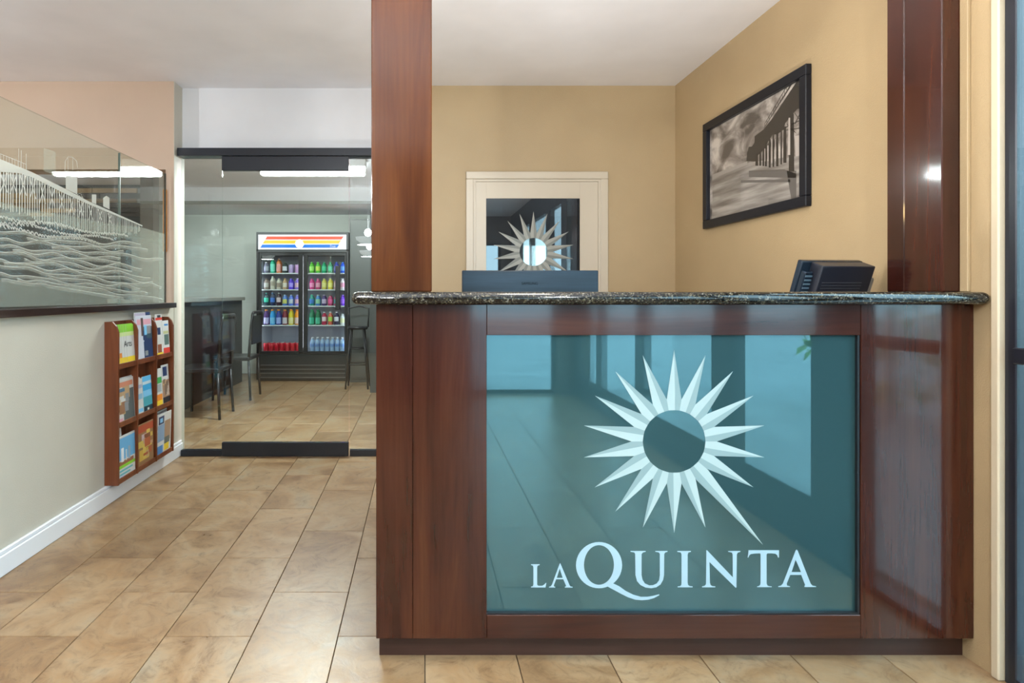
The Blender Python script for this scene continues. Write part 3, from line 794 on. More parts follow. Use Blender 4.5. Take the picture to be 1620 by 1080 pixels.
def brochure(c, r, depth, label, blocks, w=0.205, h=0.235, base=W_, yoff=0.0, lean=0.06, words=None, thick=0.005):
    """one brochure leaning in pocket (c, r); depth counts from the front; blocks are printed fields (u0, v0, u1, v1, colour)"""
    ym = (RY[c] + RY[c + 1]) / 2 + (0.004, 0.0, -0.004)[c] + yoff      # middle of the clear pocket
    t = thing('brochure', label, 'brochure', (RX1 - 0.0105 - depth * (thick + 0.0015), ym, RZ[r] + 0.0128), 'brochures in the wooden rack')
    # local frame: x away from the wall, y across, z up; leaning back towards the wall
    M = Matrix.Rotation(-lean, 4, 'Y')
    b = MB(); b.box(-thick, 0, -w / 2, w / 2, 0, h, M=M, bev=0.0006)
    local('booklet', b.mesh('booklet', blk(base)), t)
    mats = []; bb = MB()
    for (u0, v0, u1, v1, col) in blocks:
        m = blk(col)
        if m not in mats: mats.append(m)
        bb.box(0.0001, 0.0003 + 0.000006 * len(bb.bm.faces), w * (u0 - .5) * 0.99, w * (u1 - .5) * 0.99, h * v0, h * v1, mats.index(m), M=M)
    if blocks: tag(local('cover_print', bb.mesh('cover_print', mats), t), kind='stuff')
    if words:
        s, size, u, v, col = words
        me = text_mesh(s, size, blk(col), M @ Matrix.Translation((0.0010, w * (u - .5), h * v)) @ Matrix.Rotation(math.pi / 2, 4, 'Z') @ Matrix.Rotation(math.pi / 2, 4, 'X'), 0.0002)
        local('cover_lettering', me, t)
    return t
random.seed(5)
def collage(cols, n, u0=0.04, v0=0.05, u1=0.96, v1=0.95):
    out = []
    for k in range(n):
        w = random.uniform(0.12, 0.4); h_ = random.uniform(0.05, 0.22)
        u = random.uniform(u0, u1 - w); v = random.uniform(v0, v1 - h_)
        out.append((u, v, u + w, v + h_, random.choice(cols)))
    return out
GRN, YEL, ORG, RED, BLU, SKY, NAV, TAN, PNK, BLK, GRY = (0.25, 0.60, 0.04), (0.85, 0.60, 0.03), (0.80, 0.25, 0.03), (0.65, 0.05, 0.03), (0.03, 0.22, 0.55), (0.20, 0.50, 0.75), (0.02, 0.04, 0.12), (0.50, 0.33, 0.18), (0.70, 0.35, 0.42), (0.02, 0.02, 0.025), (0.25, 0.26, 0.27)
# top row
brochure(0, 2, 0, 'green white and yellow arts brochure in the top left rack pocket', [(0, .82, 1, 1, GRN), (0, 0, 1, .2, YEL), (0, .72, 1, .82, (0.6, 0.7, 0.3)), (.0, .2, .25, .32, ORG)] + [(.12 + .14 * k, 0, .13 + .14 * k, 1, (0.42, 0.45, 0.40)) for k in range(4)], words=('Arts', 0.052, .62, .52, BLK))
brochure(0, 2, 1, 'second green and yellow brochure standing behind the arts brochure', [(0, .85, 1, 1, GRN)], h=0.24)
brochure(1, 2, 0, 'white and grey magazine with blue figures in the top middle pocket', [(.42, 0, 1, .42, NAV), (.40, .45, 1, .75, (0.04, 0.08, 0.11)), (.05, .8, .95, .92, PNK), (.3, .55, .45, .95, (0.12, 0.08, 0.07))] + collage([GRY, NAV, W_, SKY], 9, .4, 0, 1, .8), h=0.28, base=(0.58, 0.60, 0.68))
brochure(1, 2, 1, 'taller white magazine rising behind the grey one in the top middle pocket', [(0, .9, .7, .99, (0.45, 0.4, 0.5)), (.7, .9, 1, 1, NAV)], h=0.30)
brochure(2, 2, 0, 'white leaflet with round dark emblem in the top right pocket, left half', [(.3, .62, .75, .82, NAV), (.2, .05, .8, .35, (0.25, 0.08, 0.04)), (0, 0, 1, .12, YEL)], w=0.098, h=0.235, yoff=-0.052)
brochure(2, 2, 0, 'white leaflet with a red base in the top right pocket, right half', [(0, 0, 1, .22, RED), (.2, .3, .9, .6, (0.1, 0.16, 0.14)), (.1, .62, .9, .7, (0.5, 0.5, 0.25)), (.3, .85, .9, .9, BLU)], w=0.098, h=0.235, yoff=0.052)
brochure(2, 2, 1, 'leaflet with a red banner peeking out at the top right pocket', [(0, .86, 1, .92, RED), (.3, .92, .8, .98, BLK)], w=0.098, h=0.28, yoff=-0.03)
# middle row
brochure(0, 1, 0, 'magazine cover with a tanned swimmer in the middle left pocket', [(.35, .05, .98, .75, (0.10, 0.12, 0.12)), (.35, .55, .75, .93, TAN), (.2, .2, .45, .55, (0.55, 0.4, 0.2)), (.05, .82, .95, .93, (0.62, 0.25, 0.15)), (0, 0, .3, .15, PNK)] + collage([TAN, W_, GRY, (0.3, 0.15, 0.08), (0.10, 0.2, 0.3)], 12, .05, .1, .95, .8), h=0.255)
brochure(0, 1, 1, 'white magazine standing behind the swimmer magazine', [(0, .9, 1, 1, (0.5, 0.5, 0.48))], h=0.262)
brochure(1, 1, 0, 'ocean blue brochure with a dark base in the middle pocket of the rack', [(0, 0, 1, .2, (0.01, 0.04, 0.06)), (0, .2, 1, .45, (0.06, 0.33, 0.40)), (0, .45, 1, .62, SKY), (0, .62, 1, .78, (0.05, 0.36, 0.66)), (0, .78, 1, .86, (0.5, 0.62, 0.68)), (0, .86, 1, 1, (0.12, 0.45, 0.75)), (.4, .08, .6, .14, W_)], w=0.118, h=0.232, yoff=0.035)
for k in range(4):
    brochure(1, 1, k, 'pale blue brochure, %s in the fan beside the ocean blue one' % ['first', 'second', 'third', 'last'][k], [(0, .1 + .05 * k, 1, .2, SKY), (0, .45, 1, .6, (0.25, 0.45, 0.6)), (0, .75, 1, .85, (0.35, 0.4, 0.55))], w=0.06, h=0.225 + 0.004 * k, yoff=-0.062 + 0.0008 * k)
brochure(2, 1, 0, 'narrow green and yellow leaflet in the middle right pocket', [(0, .62, 1, .78, (0.06, 0.38, 0.10)), (.1, .4, .9, .6, (0.35, 0.4, 0.42)), (0, 0, 1, .18, YEL), (0, .18, 1, .34, ORG)], w=0.09, h=0.255, yoff=-0.055)
brochure(2, 1, 0, 'tan brochure with a round dark seal in the middle right pocket', [(.15, .72, .75, .95, NAV), (.0, .2, 1, .62, (0.36, 0.22, 0.14)), (0, 0, 1, .2, BLK)] + collage([TAN, (0.5, 0.4, 0.33), (0.2, 0.13, 0.09)], 10, .0, .2, 1, .65), w=0.108, h=0.27, yoff=0.05)
# bottom row
brochure(0, 0, 0, 'sky blue guide with a green hill curling in the bottom left pocket', [(0, .45, 1, .95, (0.14, 0.42, 0.70)), (.0, .3, .9, .42, (0.30, 0.12, 0.06)), (0, .26, 1, .33, GRN), (.2, .4, .35, .72, (0.75, 0.78, 0.8)), (.45, .4, .52, .65, W_), (.6, .4, .72, .7, (0.3, 0.4, 0.5)), (.1, .1, .7, .14, (0.1, 0.4, 0.45)), (.1, .18, .85, .22, (0.1, 0.4, 0.45)), (0, 0, .4, .08, (0.45, 0.5, 0.7))], h=0.25, lean=0.02)
brochure(0, 0, 1, 'pale folded leaflet poking up behind the sky blue guide', [], w=0.07, h=0.30, yoff=-0.055)
brochure(1, 0, 0, 'red brown and gold food magazine in the bottom middle pocket', [(0, .8, 1, .97, (0.42, 0.07, 0.03)), (.25, .5, .6, .75, (0.55, 0.42, 0.45)), (.1, .15, .7, .4, (0.55, 0.36, 0.06))] + collage([(0.4, 0.1, 0.04), TAN, (0.6, 0.45, 0.1), (0.2, 0.06, 0.03), (0.5, 0.3, 0.2)], 16), w=0.212, h=0.265, base=(0.28, 0.15, 0.07), lean=0.015)
brochure(2, 0, 0, 'blue and gold folded map with a round logo spilling from the bottom right pocket', [(0, .35, .5, .75, (0.22, 0.33, 0.48)), (.5, .3, .95, .8, (0.38, 0.24, 0.15)), (.05, .76, .45, .95, NAV), (.15, .8, .35, .9, SKY), (.5, .08, .85, .24, YEL), (0, 0, .4, .25, (0.08, 0.25, 0.55)), (.5, .24, .9, .4, (0.12, 0.14, 0.13))], h=0.275, lean=-0.03)
brochure(2, 0, 1, 'white leaflets lying behind the blue and gold map', [(0, .93, 1, .97, GRY)], h=0.29)

# ------------------------------------------------------------------ drinks cooler
DF = 7.97
def fx(x): return (x - CX) * DF / F
def fz(y): return H - (y - CY) * DF / F
FX0, FX1, FXM = fx(405.5), fx(552), fx(479.5)
fr_ = thing('drinks_cooler', 'two-door glass drinks cooler with a red yellow and blue striped sign', 'cooler', ((FX0 + FX1) / 2, DF, 0))
M_FB = plain((0.016, 0.018, 0.020), 0.3); M_FIN = plain((0.62, 0.62, 0.72), 0.4); M_FG = plain((0.05, 0.055, 0.06), 0.35)
cab = MB()
cab.box(FX0, FX0 + 0.035, DF, 8.70, 0.02, fz(367), bev=0.004).box(FX1 - 0.035, FX1, DF, 8.70, 0.02, fz(367), bev=0.004)
cab.box(FX0 + 0.035, FX1 - 0.035, DF + 0.02, 8.70, fz(400), fz(367)).box(FX0 + 0.035, FX1 - 0.035, DF + 0.02, 8.70, 0.02, 0.39).box(FX0 + 0.035, FX1 - 0.035, 8.66, 8.70, 0.39, fz(400))
obj('cabinet', cab, M_FB, fr_)
obj('liner', MB().box(FX0 + 0.036, FX1 - 0.036, 8.64, 8.655, 0.395, 1.735).box(FX0 + 0.036, FX0 + 0.045, DF + 0.06, 8.64, 0.395, 1.735).box(FX1 - 0.045, FX1 - 0.036, DF + 0.06, 8.64, 0.395, 1.735)
    .box(FX0 + 0.045, FX1 - 0.045, DF + 0.06, 8.64, 0.391, 0.396), M_FIN, fr_)
obj('foot', MB().box(FX0 + 0.02, FX1 - 0.02, DF + 0.05, 8.65, 0.0005, 0.0195), M_BLACK, fr_)
# sign
sg = obj('sign', MB().box(fx(408.5), fx(548), DF - 0.004, DF + 0.0195, fz(394.5), fz(371), bev=0.002), plain((0.75, 0.73, 0.82), 0.3, emit=(0.85, 0.84, 1.0), es=0.12), fr_)
obj('sign_frame', MB().box(FX0 + 0.002, FX1 - 0.002, DF - 0.008, DF + 0.019, fz(371) + 0.001, fz(367)).box(FX0 + 0.002, fx(408.5) - 0.001, DF - 0.008, DF - 0.0005, fz(397), fz(371)).box(fx(548) + 0.001, FX1 - 0.002, DF - 0.008, DF - 0.0005, fz(397), fz(371)).box(FX0 + 0.002, FX1 - 0.002, DF - 0.008, DF + 0.019, fz(399), fz(394.5) - 0.001), M_FG, fr_)
def c5(p): return (395 + p[0] / 8.306, 355 + p[1] / 8.306)
for pts, col in [([(230, 157), (1235, 157), (1205, 197), (205, 197)], (0.72, 0.07, 0.025)), ([(200, 207), (1200, 207), (1170, 250), (170, 250)], (0.72, 0.46, 0.03)), ([(165, 263), (1175, 263), (1150, 305), (140, 305)], (0.01, 0.15, 0.58))]:
    b = MB(); b.prism([[c5(p) for p in pts]], lambda x, y: PT(x, y, DF - 0.0045), (0, -0.001, 0))
    obj('stripe', b, plain(col, 0.3, emit=col, es=0.08), sg)
tl = text_mesh('True', 0.042, plain((0.8, 0.8, 0.85), 0.4), Matrix.Translation(PT(*c5((1090, 286)), DF - 0.006)) @ Matrix.Rotation(math.pi / 2, 4, 'X') @ Matrix(((1, 0.3, 0, 0), (0, 1, 0, 0), (0, 0, 1, 0), (0, 0, 0, 1))))
link('sign_lettering', tl, sg)
# doors
def cooler_door(x0, x1, gx0_, gx1_):
    z0, z1 = fz(557.5), fz(400)
    b = MB(); gz0, gz1 = fz(555.5), fz(404)
    b.box(x0, gx0_, DF, DF + 0.035, z0, z1, bev=0.003).box(gx1_, x1, DF, DF + 0.035, z0, z1, bev=0.003).box(gx0_, gx1_, DF, DF + 0.035, gz1, z1).box(gx0_, gx1_, DF, DF + 0.035, z0 - 0.02, gz0)
    d = obj('door', b, M_FB, fr_)
    obj('pane', MB().box(gx0_ + 0.0005, gx1_ - 0.0005, DF + 0.014, DF + 0.02, gz0, gz1), M_PANE, d)
    return d
d1 = cooler_door(FX0 + 0.037, FXM - 0.002, fx(413.5), fx(472))
d2 = cooler_door(FXM + 0.002, FX1 - 0.037, fx(486.5), fx(545))
obj('handle', MB().box(fx(531), fx(539), DF - 0.045, DF - 0.02, fz(489.5), fz(420.5), bev=0.01, seg=3).box(fx(533), fx(537), DF - 0.02, DF - 0.0005, fz(430), fz(426)).box(fx(533), fx(537), DF - 0.02, DF - 0.0005, fz(484), fz(480)), M_BLACK, d2)
for yy in (577.5, 583.8, 590.1, 596.8):
    obj('louvre', MB().box(fx(412), fx(546), DF - 0.012, DF + 0.0195, fz(yy + 0.6), fz(yy - 0.6)), plain((0.16, 0.17, 0.18), 0.3, 0.6), fr_)
obj('grille', MB().box(FX0 + 0.036, FX1 - 0.036, DF + 0.003, DF + 0.0195, 0.03, 0.365), plain((0.014, 0.022, 0.026), 0.3), fr_)
obj('light_tube', MB().box(FX0 + 0.046, FX0 + 0.056, DF + 0.062, DF + 0.07, 0.45, 1.70).box(FXM - 0.008, FXM + 0.008, DF + 0.045, DF + 0.055, 0.45, 1.70).box(FX1 - 0.056, FX1 - 0.046, DF + 0.062, DF + 0.07, 0.45, 1.70), plain((1, 1, 1), 0.5, emit=(0.86, 0.88, 1.0), es=10.0), fr_)
SH = [fz(431.3), fz(457.6), fz(483.8), fz(514.5), 0.3965]
for z in SH[:4]:
    for a, b_ in ((FX0 + 0.058, FXM - 0.012), (FXM + 0.012, FX1 - 0.058)):
        obj('shelf', MB().box(a, b_, DF + 0.075, 8.60, z - 0.012, z), plain((0.75, 0.75, 0.8), 0.4), fr_)

# drinks: shapes shared, colours per object
def canm():
    return (MB().lathe([(0.024, 0), (0.031, 0.007), (0.031, 0.106), (0.026, 0.114)], 14).mesh('can_body', plain((0.5, 0.5, 0.5))),
            None,
            MB().lathe([(0.026, 0.1142), (0.0268, 0.117), (0.0255, 0.118), (0.024, 0.116)], 14).mesh('can_lid', plain((0.55, 0.55, 0.57), 0.3, 0.8)))
def bottlem(h, r, neck, lab0, lab1, sports=False):
    nz = h * 0.66 if not sports else h * 0.62
    body = MB().lathe([(r * 0.85, 0), (r, 0.008), (r * 0.97, h * 0.22), (r, h * 0.3), (r, nz), (r * 0.78, h * 0.76), (neck, h * 0.87), (neck, h * 0.915)], 14).mesh('bottle_body', plain((0.5, 0.5, 0.5)))
    lab = MB().lathe([(r * 1.015, lab0 * h), (r * 1.02, lab0 * h + 0.002), (r * 1.02, lab1 * h - 0.002), (r * 1.015, lab1 * h)], 14).mesh('bottle_label', plain((0.5, 0.5, 0.5)))
    cr_ = neck * (1.22 if not sports else 1.35)
    cap = MB().lathe([(cr_, h * 0.9155), (cr_, h * 0.985), (cr_ * 0.85, h)], 12).mesh('bottle_cap', plain((0.5, 0.5, 0.5)))
    return (body, lab, cap)
SHAPE = {'can': canm(), 'tallcan': None, 'bottle': bottlem(0.178, 0.031, 0.012, 0.28, 0.62), 'short': bottlem(0.150, 0.032, 0.014, 0.2, 0.6), 'tall': bottlem(0.20, 0.031, 0.012, 0.1, 0.62), 'sports': bottlem(0.212, 0.034, 0.017, 0.08, 0.48, True), 'water': bottlem(0.19, 0.031, 0.013, 0.34, 0.56)}
def setmat(o, m):
    o.material_slots[0].link = 'OBJECT'
    o.material_slots[0].material = m
def drink(kind, x, y, z, label, cat, group, body, lab=None, cap=None, simple=False):
    B, L, K = SHAPE[kind]
    t = thing('drink_can' if kind == 'can' else 'drink_bottle', label, cat, (x, y, z + 0.0005), group)
    gloss = dict(rough=0.2)
    o = local('can_body' if kind == 'can' else 'bottle_body', B, t); setmat(o, plain(body, 0.2))
    if simple: return t
    if L is not None:
        o = local('bottle_label', L, t); setmat(o, plain(lab, 0.4))
    o = local('can_lid' if kind == 'can' else 'bottle_cap', K, t)
    if kind != 'can': setmat(o, plain(cap, 0.35))
    return t
LX = [fx(417.5 + 9.9 * k) for k in range(6)]
RXs = [fx(490.5 + 9.9 * k) for k in range(6)]
def c(r, g, b): return tuple((v / 255.0) ** 2.2 for v in (r, g, b))
WHT = c(215, 212, 220)
names = ['top', 'second', 'third', 'fourth']
# kind, colour words, body, label, cap
ROWS = {
 ('left', 0): [('short', 'grey', c(120, 115, 140), c(170, 165, 185), WHT), ('tall', 'green and white', c(30, 170, 140), c(120, 215, 200), WHT), ('tall', 'orange and pink', c(215, 120, 70), c(225, 150, 150), c(235, 190, 170)), ('short', 'black and white', c(45, 60, 60), c(205, 200, 215), c(60, 75, 70)), ('can', 'mauve', c(175, 150, 200), None, None), ('can', 'pink and lilac', c(200, 150, 205), None, None)],
 ('left', 1): [('short', 'brown and white', c(150, 130, 125), c(205, 195, 195), c(120, 100, 95)), ('bottle', 'cream', c(205, 195, 185), c(165, 150, 140), WHT), ('short', 'white and tan', c(200, 190, 180), c(150, 130, 120), c(190, 180, 170)), ('short', 'tan', c(175, 140, 110), c(215, 200, 190), c(190, 140, 90)), ('short', 'violet', c(85, 55, 205), c(160, 140, 235), c(120, 100, 210)), ('short', 'lilac and orange', c(140, 110, 210), c(215, 170, 190), c(200, 180, 225))],
 ('left', 2): [('bottle', 'teal and black', c(20, 60, 75), c(70, 205, 175), c(110, 200, 190)), ('bottle', 'dark blue', c(25, 45, 85), c(60, 110, 200), c(100, 140, 190)), ('bottle', 'black and red', c(60, 30, 50), c(205, 180, 190), c(220, 215, 215)), ('short', 'blue and yellow', c(75, 120, 200), c(205, 200, 110), c(170, 190, 230)), ('short', 'pale blue', c(90, 120, 215), c(190, 195, 210), c(170, 190, 235)), ('short', 'lilac blue', c(120, 110, 210), c(215, 160, 180), c(180, 170, 230))],
 ('left', 3): [('sports', 'purple', c(80, 40, 110), c(190, 180, 225), c(235, 140, 60)), ('sports', 'light blue', c(45, 150, 225), c(120, 190, 240), c(235, 150, 50)), ('sports', 'dark blue', c(30, 50, 140), c(150, 165, 230), c(235, 140, 50)), ('sports', 'dark red', c(120, 20, 45), c(205, 190, 205), c(235, 150, 60)), ('sports', 'yellow', c(215, 195, 40), c(225, 215, 160), c(240, 150, 30)), ('sports', 'orange', c(235, 140, 25), c(225, 190, 190), c(240, 130, 20))],
 ('right', 0): [('short', 'lime green', c(95, 190, 60), c(160, 220, 110), c(110, 200, 90)), ('short', 'lime and yellow', c(95, 185, 70), c(200, 220, 90), c(130, 205, 110)), ('short', 'sea green', c(15, 150, 110), c(70, 195, 150), c(40, 170, 130)), ('short', 'emerald green', c(10, 140, 95), c(70, 200, 160), c(40, 175, 130)), ('short', 'blue and purple', c(55, 65, 165), c(130, 120, 210), c(80, 110, 205)), ('short', 'royal blue', c(25, 75, 190), c(90, 140, 225), c(50, 110, 215))],
 ('right', 1): [('short', 'bright pink', c(205, 60, 130), c(235, 140, 185), c(225, 100, 160)), ('short', 'rose pink', c(190, 60, 120), c(225, 150, 180), c(220, 120, 160)), ('short', 'pale yellow', c(205, 190, 90), c(225, 215, 140), c(225, 220, 160)), ('short', 'deep yellow', c(210, 190, 60), c(230, 220, 110), c(230, 225, 150)), ('short', 'pale pink', c(215, 160, 185), c(235, 200, 215), WHT), ('short', 'white and pink', c(220, 205, 215), c(225, 150, 180), WHT)],
 ('right', 2): [('short', 'green and blue', c(30, 140, 130), c(60, 120, 200), c(70, 200, 160)), ('short', 'sky blue', c(60, 120, 190), c(140, 190, 160), c(190, 215, 200)), ('short', 'plum and white', c(70, 50, 110), c(190, 170, 205), c(200, 180, 215)), ('short', 'magenta', c(170, 20, 90), c(225, 60, 140), c(60, 30, 60)), ('short', 'pink and teal', c(205, 90, 130), c(90, 180, 190), c(220, 140, 160)), ('short', 'purple', c(100, 45, 190), c(140, 80, 220), c(150, 110, 225))],
 ('right', 3): [('sports', 'bottle green', c(10, 110, 75), c(60, 170, 140), c(20, 130, 90)), ('sports', 'forest green', c(12, 105, 70), c(80, 180, 150), c(20, 130, 90)), ('bottle', 'red and white', c(180, 30, 75), c(230, 205, 215), WHT), ('bottle', 'orange and lime', c(205, 80, 60), c(165, 200, 70), c(225, 205, 215)), ('bottle', 'black and white', c(45, 40, 75), c(225, 220, 235), c(220, 215, 225)), ('short', 'pale cream', c(190, 190, 195), c(205, 200, 160), WHT)]}
for (sd, r), row in ROWS.items():
    xs = LX if sd == 'left' else RXs
    for k, (kind, word, body, lab, cap) in enumerate(row):
        nm = 'can' if kind == 'can' else 'bottle'
        lb = '%s drink %s on the %s shelf behind the %s cooler door' % (word, nm, names[r], sd)
        drink(kind, xs[k], DF + 0.125, SH[r], lb, nm, '%s shelf drinks, %s door' % (names[r], sd), body, lab, cap)
        drink(kind, xs[k], DF + 0.20, SH[r], '%s drink %s hidden behind its twin, %s shelf, %s cooler door' % (word, nm, names[r], sd), nm, '%s shelf drinks, %s door' % (names[r], sd), body, simple=True)
ORD = ['leftmost', 'second', 'third', 'middle', 'fifth', 'sixth', 'rightmost']
DEEP = ['front', 'second', 'third']
for k in range(7):
    for q in range(3):
        drink('can', fx(417.2 + 8.5 * k), DF + 0.11 + 0.066 * q, SH[4], '%s red drink can in the %s row at the bottom of the cooler' % (ORD[k], DEEP[q]), 'can', 'red cans at the bottom of the cooler', c(200, 25, 50))
    for q in range(2):
        drink('water', fx(491.5 + 8.0 * k), DF + 0.11 + 0.066 * q, SH[4], '%s clear water bottle in the %s row at the bottom of the cooler' % (ORD[k], DEEP[q]), 'bottle', 'water bottles at the bottom of the cooler', c(150, 175, 215), c(105, 140, 205), WHT)

# ------------------------------------------------------------------ breakfast room furniture
fl = thing('fluorescent_light', 'bright white tube light on the ceiling in front of the drinks cooler', 'ceiling light', (-0.94, 5.12, 2.36))
obj('housing', MB().box(-1.40, -0.48, 5.06, 5.18, 2.29, 2.3595, bev=0.004), plain((0.8, 0.8, 0.82), 0.4), fl)
obj('tube', MB().box(-1.39, -0.49, 5.075, 5.165, 2.222, 2.2895, bev=0.012, seg=3), plain((1, 1, 1), 0.5, emit=(0.95, 0.98, 1.0), es=30.0), fl)
d = bpy.data.lights.new('tube_light', 'AREA'); d.shape = 'RECTANGLE'; d.size, d.size_y = 0.88, 0.085; d.energy = 62; d.color = (0.95, 0.98, 1.0)
o = bpy.data.objects.new('tube_light', d); C.objects.link(o); o.parent = fl; o.location = (0, 0, -0.142)
cv = thing('cove_fill', 'added tube light hidden behind the soffit to brighten the cooler wall', 'ceiling light', (-1.9, 7.02, 2.36))  # unseen tube added to lighten the wall behind the cooler
obj('housing', MB().box(-3.3, -0.5, 6.97, 7.07, 2.335, 2.3595), plain((0.8, 0.8, 0.82), 0.4), cv)
obj('tube', MB().box(-3.28, -0.52, 6.99, 7.05, 2.305, 2.3345, bev=0.01, seg=2), plain((1, 1, 1), 0.5, emit=(0.95, 1.0, 0.97), es=4.0), cv)
d = bpy.data.lights.new('cove_fill_lamp', 'AREA'); d.shape = 'RECTANGLE'; d.size, d.size_y = 2.7, 0.05; d.energy = 22; d.color = (0.97, 1.0, 0.97)
o = bpy.data.objects.new('cove_fill_lamp', d); C.objects.link(o); o.parent = cv; o.location = (0, 0.035, -0.06); o.rotation_euler = (math.radians(50), 0, 0)
# slatted feature wall seen through the opening
fw_ = struct('wall_slatted', MB().box(-5.2, -2.92, 6.32, 6.40, 0, 2.3595), plain((0.045, 0.042, 0.038), 0.6), 'dark feature wall of wooden slats beyond the opening', 'wall')
random.seed(3)
slc = [plain((0.02, 0.017, 0.015), 0.4), plain((0.20, 0.12, 0.055), 0.4), plain((0.34, 0.22, 0.10), 0.4), plain((0.06, 0.045, 0.035), 0.4), plain((0.22, 0.21, 0.18), 0.4)]
z = 2.02
while z < 2.32:
    hgt = random.uniform(0.035, 0.06); x = -5.15
    while x < -2.98:
        wdt = min(random.uniform(0.25, 0.7), -2.95 - x)
        if wdt > 0.06: obj('slat', MB().box(x, x + wdt - 0.008, 6.32 - random.uniform(0.008, 0.03), 6.3195, z, z + hgt - 0.006), random.choice(slc), fw_)
        x += wdt
    z += hgt
tag(obj('dark_pillar', MB().box(-2.58, -2.46, 5.40, 5.52, 0.0005, 2.3595), plain((0.16, 0.14, 0.12), 0.5)), 'dark grey pillar at the right of the opening behind the etched glass', 'pillar')
# dark bar along the left of the room
br = thing('bar_counter', 'black bar counter running back beside the drinks cooler', 'counter', (-2.6, 6.8, 0))
obj('body', MB().box(-2.95, -2.42, 5.62, 7.95, 0.0005, 1.10), plain((0.010, 0.011, 0.013), 0.35), br)
obj('top', MB().box(-2.98, -2.38, 5.58, 7.96, 1.1005, 1.145, bev=0.004), plain((0.30, 0.30, 0.27), 0.35), br)
def chair(label, x, y, rz):
    t = thing('dining_chair', label, 'chair', (x, y, 0), 'black chairs in the breakfast room', rotz=rz)
    m = M_BLACK
    local('seat', MB().box(-0.21, 0.21, -0.21, 0.21, 0.44, 0.485, bev=0.012, seg=2).mesh('seat', m), t)
    for sx in (-1, 1):
        local('leg', MB().tube([(sx * 0.20, -0.20, 0.0005), (sx * 0.185, -0.185, 0.4395)], 0.014).mesh('leg', m), t)
        local('leg', MB().tube([(sx * 0.20, 0.22, 0.0005), (sx * 0.185, 0.195, 0.4395)], 0.014).mesh('leg', m), t)
    b = MB(); arc = [(-0.19, 0.20, 0.4855), (-0.20, 0.23, 0.85)] + [(-0.20 + 0.06 * (1 - math.cos(a)), 0.24, 0.92 + 0.06 * math.sin(a)) for a in (0.4, 0.9, 1.4)]
    pts = arc + [(-p[0], p[1], p[2]) for p in reversed(arc)]
    b.tube(pts, 0.017); local('back_frame', b.mesh('back_frame', m), t)
    local('backrest', MB().box(-0.185, 0.185, 0.222, 0.238, 0.62, 0.94, bev=0.006).mesh('backrest', m), t)
    return t
chair('black chair with rounded back behind the left glass sidelight, nearer one', -2.12, 5.75, math.radians(-90))
chair('black chair with rounded back by the black bar, nearer the cooler', -2.12, 6.75, math.radians(-90))
cb = thing('tall_cabinet', 'tall dark grey cabinet standing right of the drinks cooler', 'cabinet', (-0.75, 8.2, 0))
obj('body', MB().box(-0.955, -0.62, 7.88, 8.72, 0.0005, 2.19), plain((0.07, 0.08, 0.078), 0.35), cb)
obj('door', MB().box(-0.945, -0.63, 7.858, 7.8795, 0.05, 2.17, bev=0.003), plain((0.085, 0.095, 0.093), 0.3), cb)
tag(obj('dark_partition', MB().box(-0.612, -0.02, 7.06, 7.14, 0.0005, 2.19), plain((0.05, 0.058, 0.058), 0.35)), 'dark grey partition at the right edge of the room, behind the counter end', 'partition')
st = thing('bar_stool', 'black metal bar stool beside the drinks cooler', 'stool', (-0.80, 7.45, 0))
obj('seat', MB().lathe([(0.12, 0), (0.13, 0.012), (0.13, 0.03), (0.11, 0.04)], 20, M=Matrix.Translation((-0.80, 7.45, 0.74))), M_BLACK, st)
for sx, sy in ((-1, -1), (1, -1), (-1, 1), (1, 1)):
    obj('leg', MB().tube([(-0.80 + sx * 0.14, 7.45 + sy * 0.14, 0.0005), (-0.80 + sx * 0.08, 7.45 + sy * 0.08, 0.7395)], 0.011), M_BLACK, st)
for zz in (0.30, 0.5):
    q = 0.14 - 0.06 * zz / 0.74
    obj('stretcher', MB().tube([(-0.80 - q, 7.45 - q, zz), (-0.80 + q, 7.45 - q, zz)], 0.008).tube([(-0.80 - q, 7.45 + q, zz), (-0.80 + q, 7.45 + q, zz)], 0.008), M_BLACK, st)
obj('backrest', MB().tube([(-0.92, 7.55, 0.7605), (-0.93, 7.58, 1.0), (-0.80, 7.60, 1.03), (-0.67, 7.58, 1.0), (-0.68, 7.55, 0.7605)], 0.012), M_BLACK, st)

# ------------------------------------------------------------------ entrance glazing on the right, rear window, outdoors
M_FRAME = plain((0.016, 0.018, 0.026), 0.3)
ent = thing('window_3', 'dark framed entrance glazing at the right edge', 'window', (1.83, 0, 0), kind='structure')
for (y0, y1) in ((1.778, 1.8145), (1.13, 1.40), (0.20, 0.46), (-1.10, -0.92), (-2.20, -2.05), (-3.09, -2.95)):
    obj('post', MB().box(1.80, 1.87, y0, y1, 0.0005, CEIL - 0.001, bev=0.003), M_FRAME, ent)
for (y0, y1, zb0) in ((1.40, 1.778, 0.03), (0.46, 1.13, 0.257), (-0.92, 0.20, 0.257), (-2.05, -1.10, 0.257), (-2.95, -2.20, 0.257)):
    obj('pane', MB().box(1.803, 1.811, y0, y1, zb0, 2.35), M_PANE, ent)
    obj('bottom_rail', MB().box(1.80, 1.87, y0, y1, 0.0005, zb0), M_FRAME, ent)
    obj('top_rail', MB().box(1.80, 1.87, y0, y1, 2.35, CEIL - 0.001), M_FRAME, ent)
obj('push_bar', MB().box(1.785, 1.8025, 1.401, 1.777, 0.985, 1.035, bev=0.004), M_FRAME, ent)
rd = thing('door_3', 'glazed door in the rear wall of the lobby', 'door', (1.07, -3.15, 0), kind='structure')
for x in (0.5505, 1.5495): obj('stile', MB().box(x, x + 0.05, -3.18, -3.12, 0.005, 2.199), M_FRAME, rd)
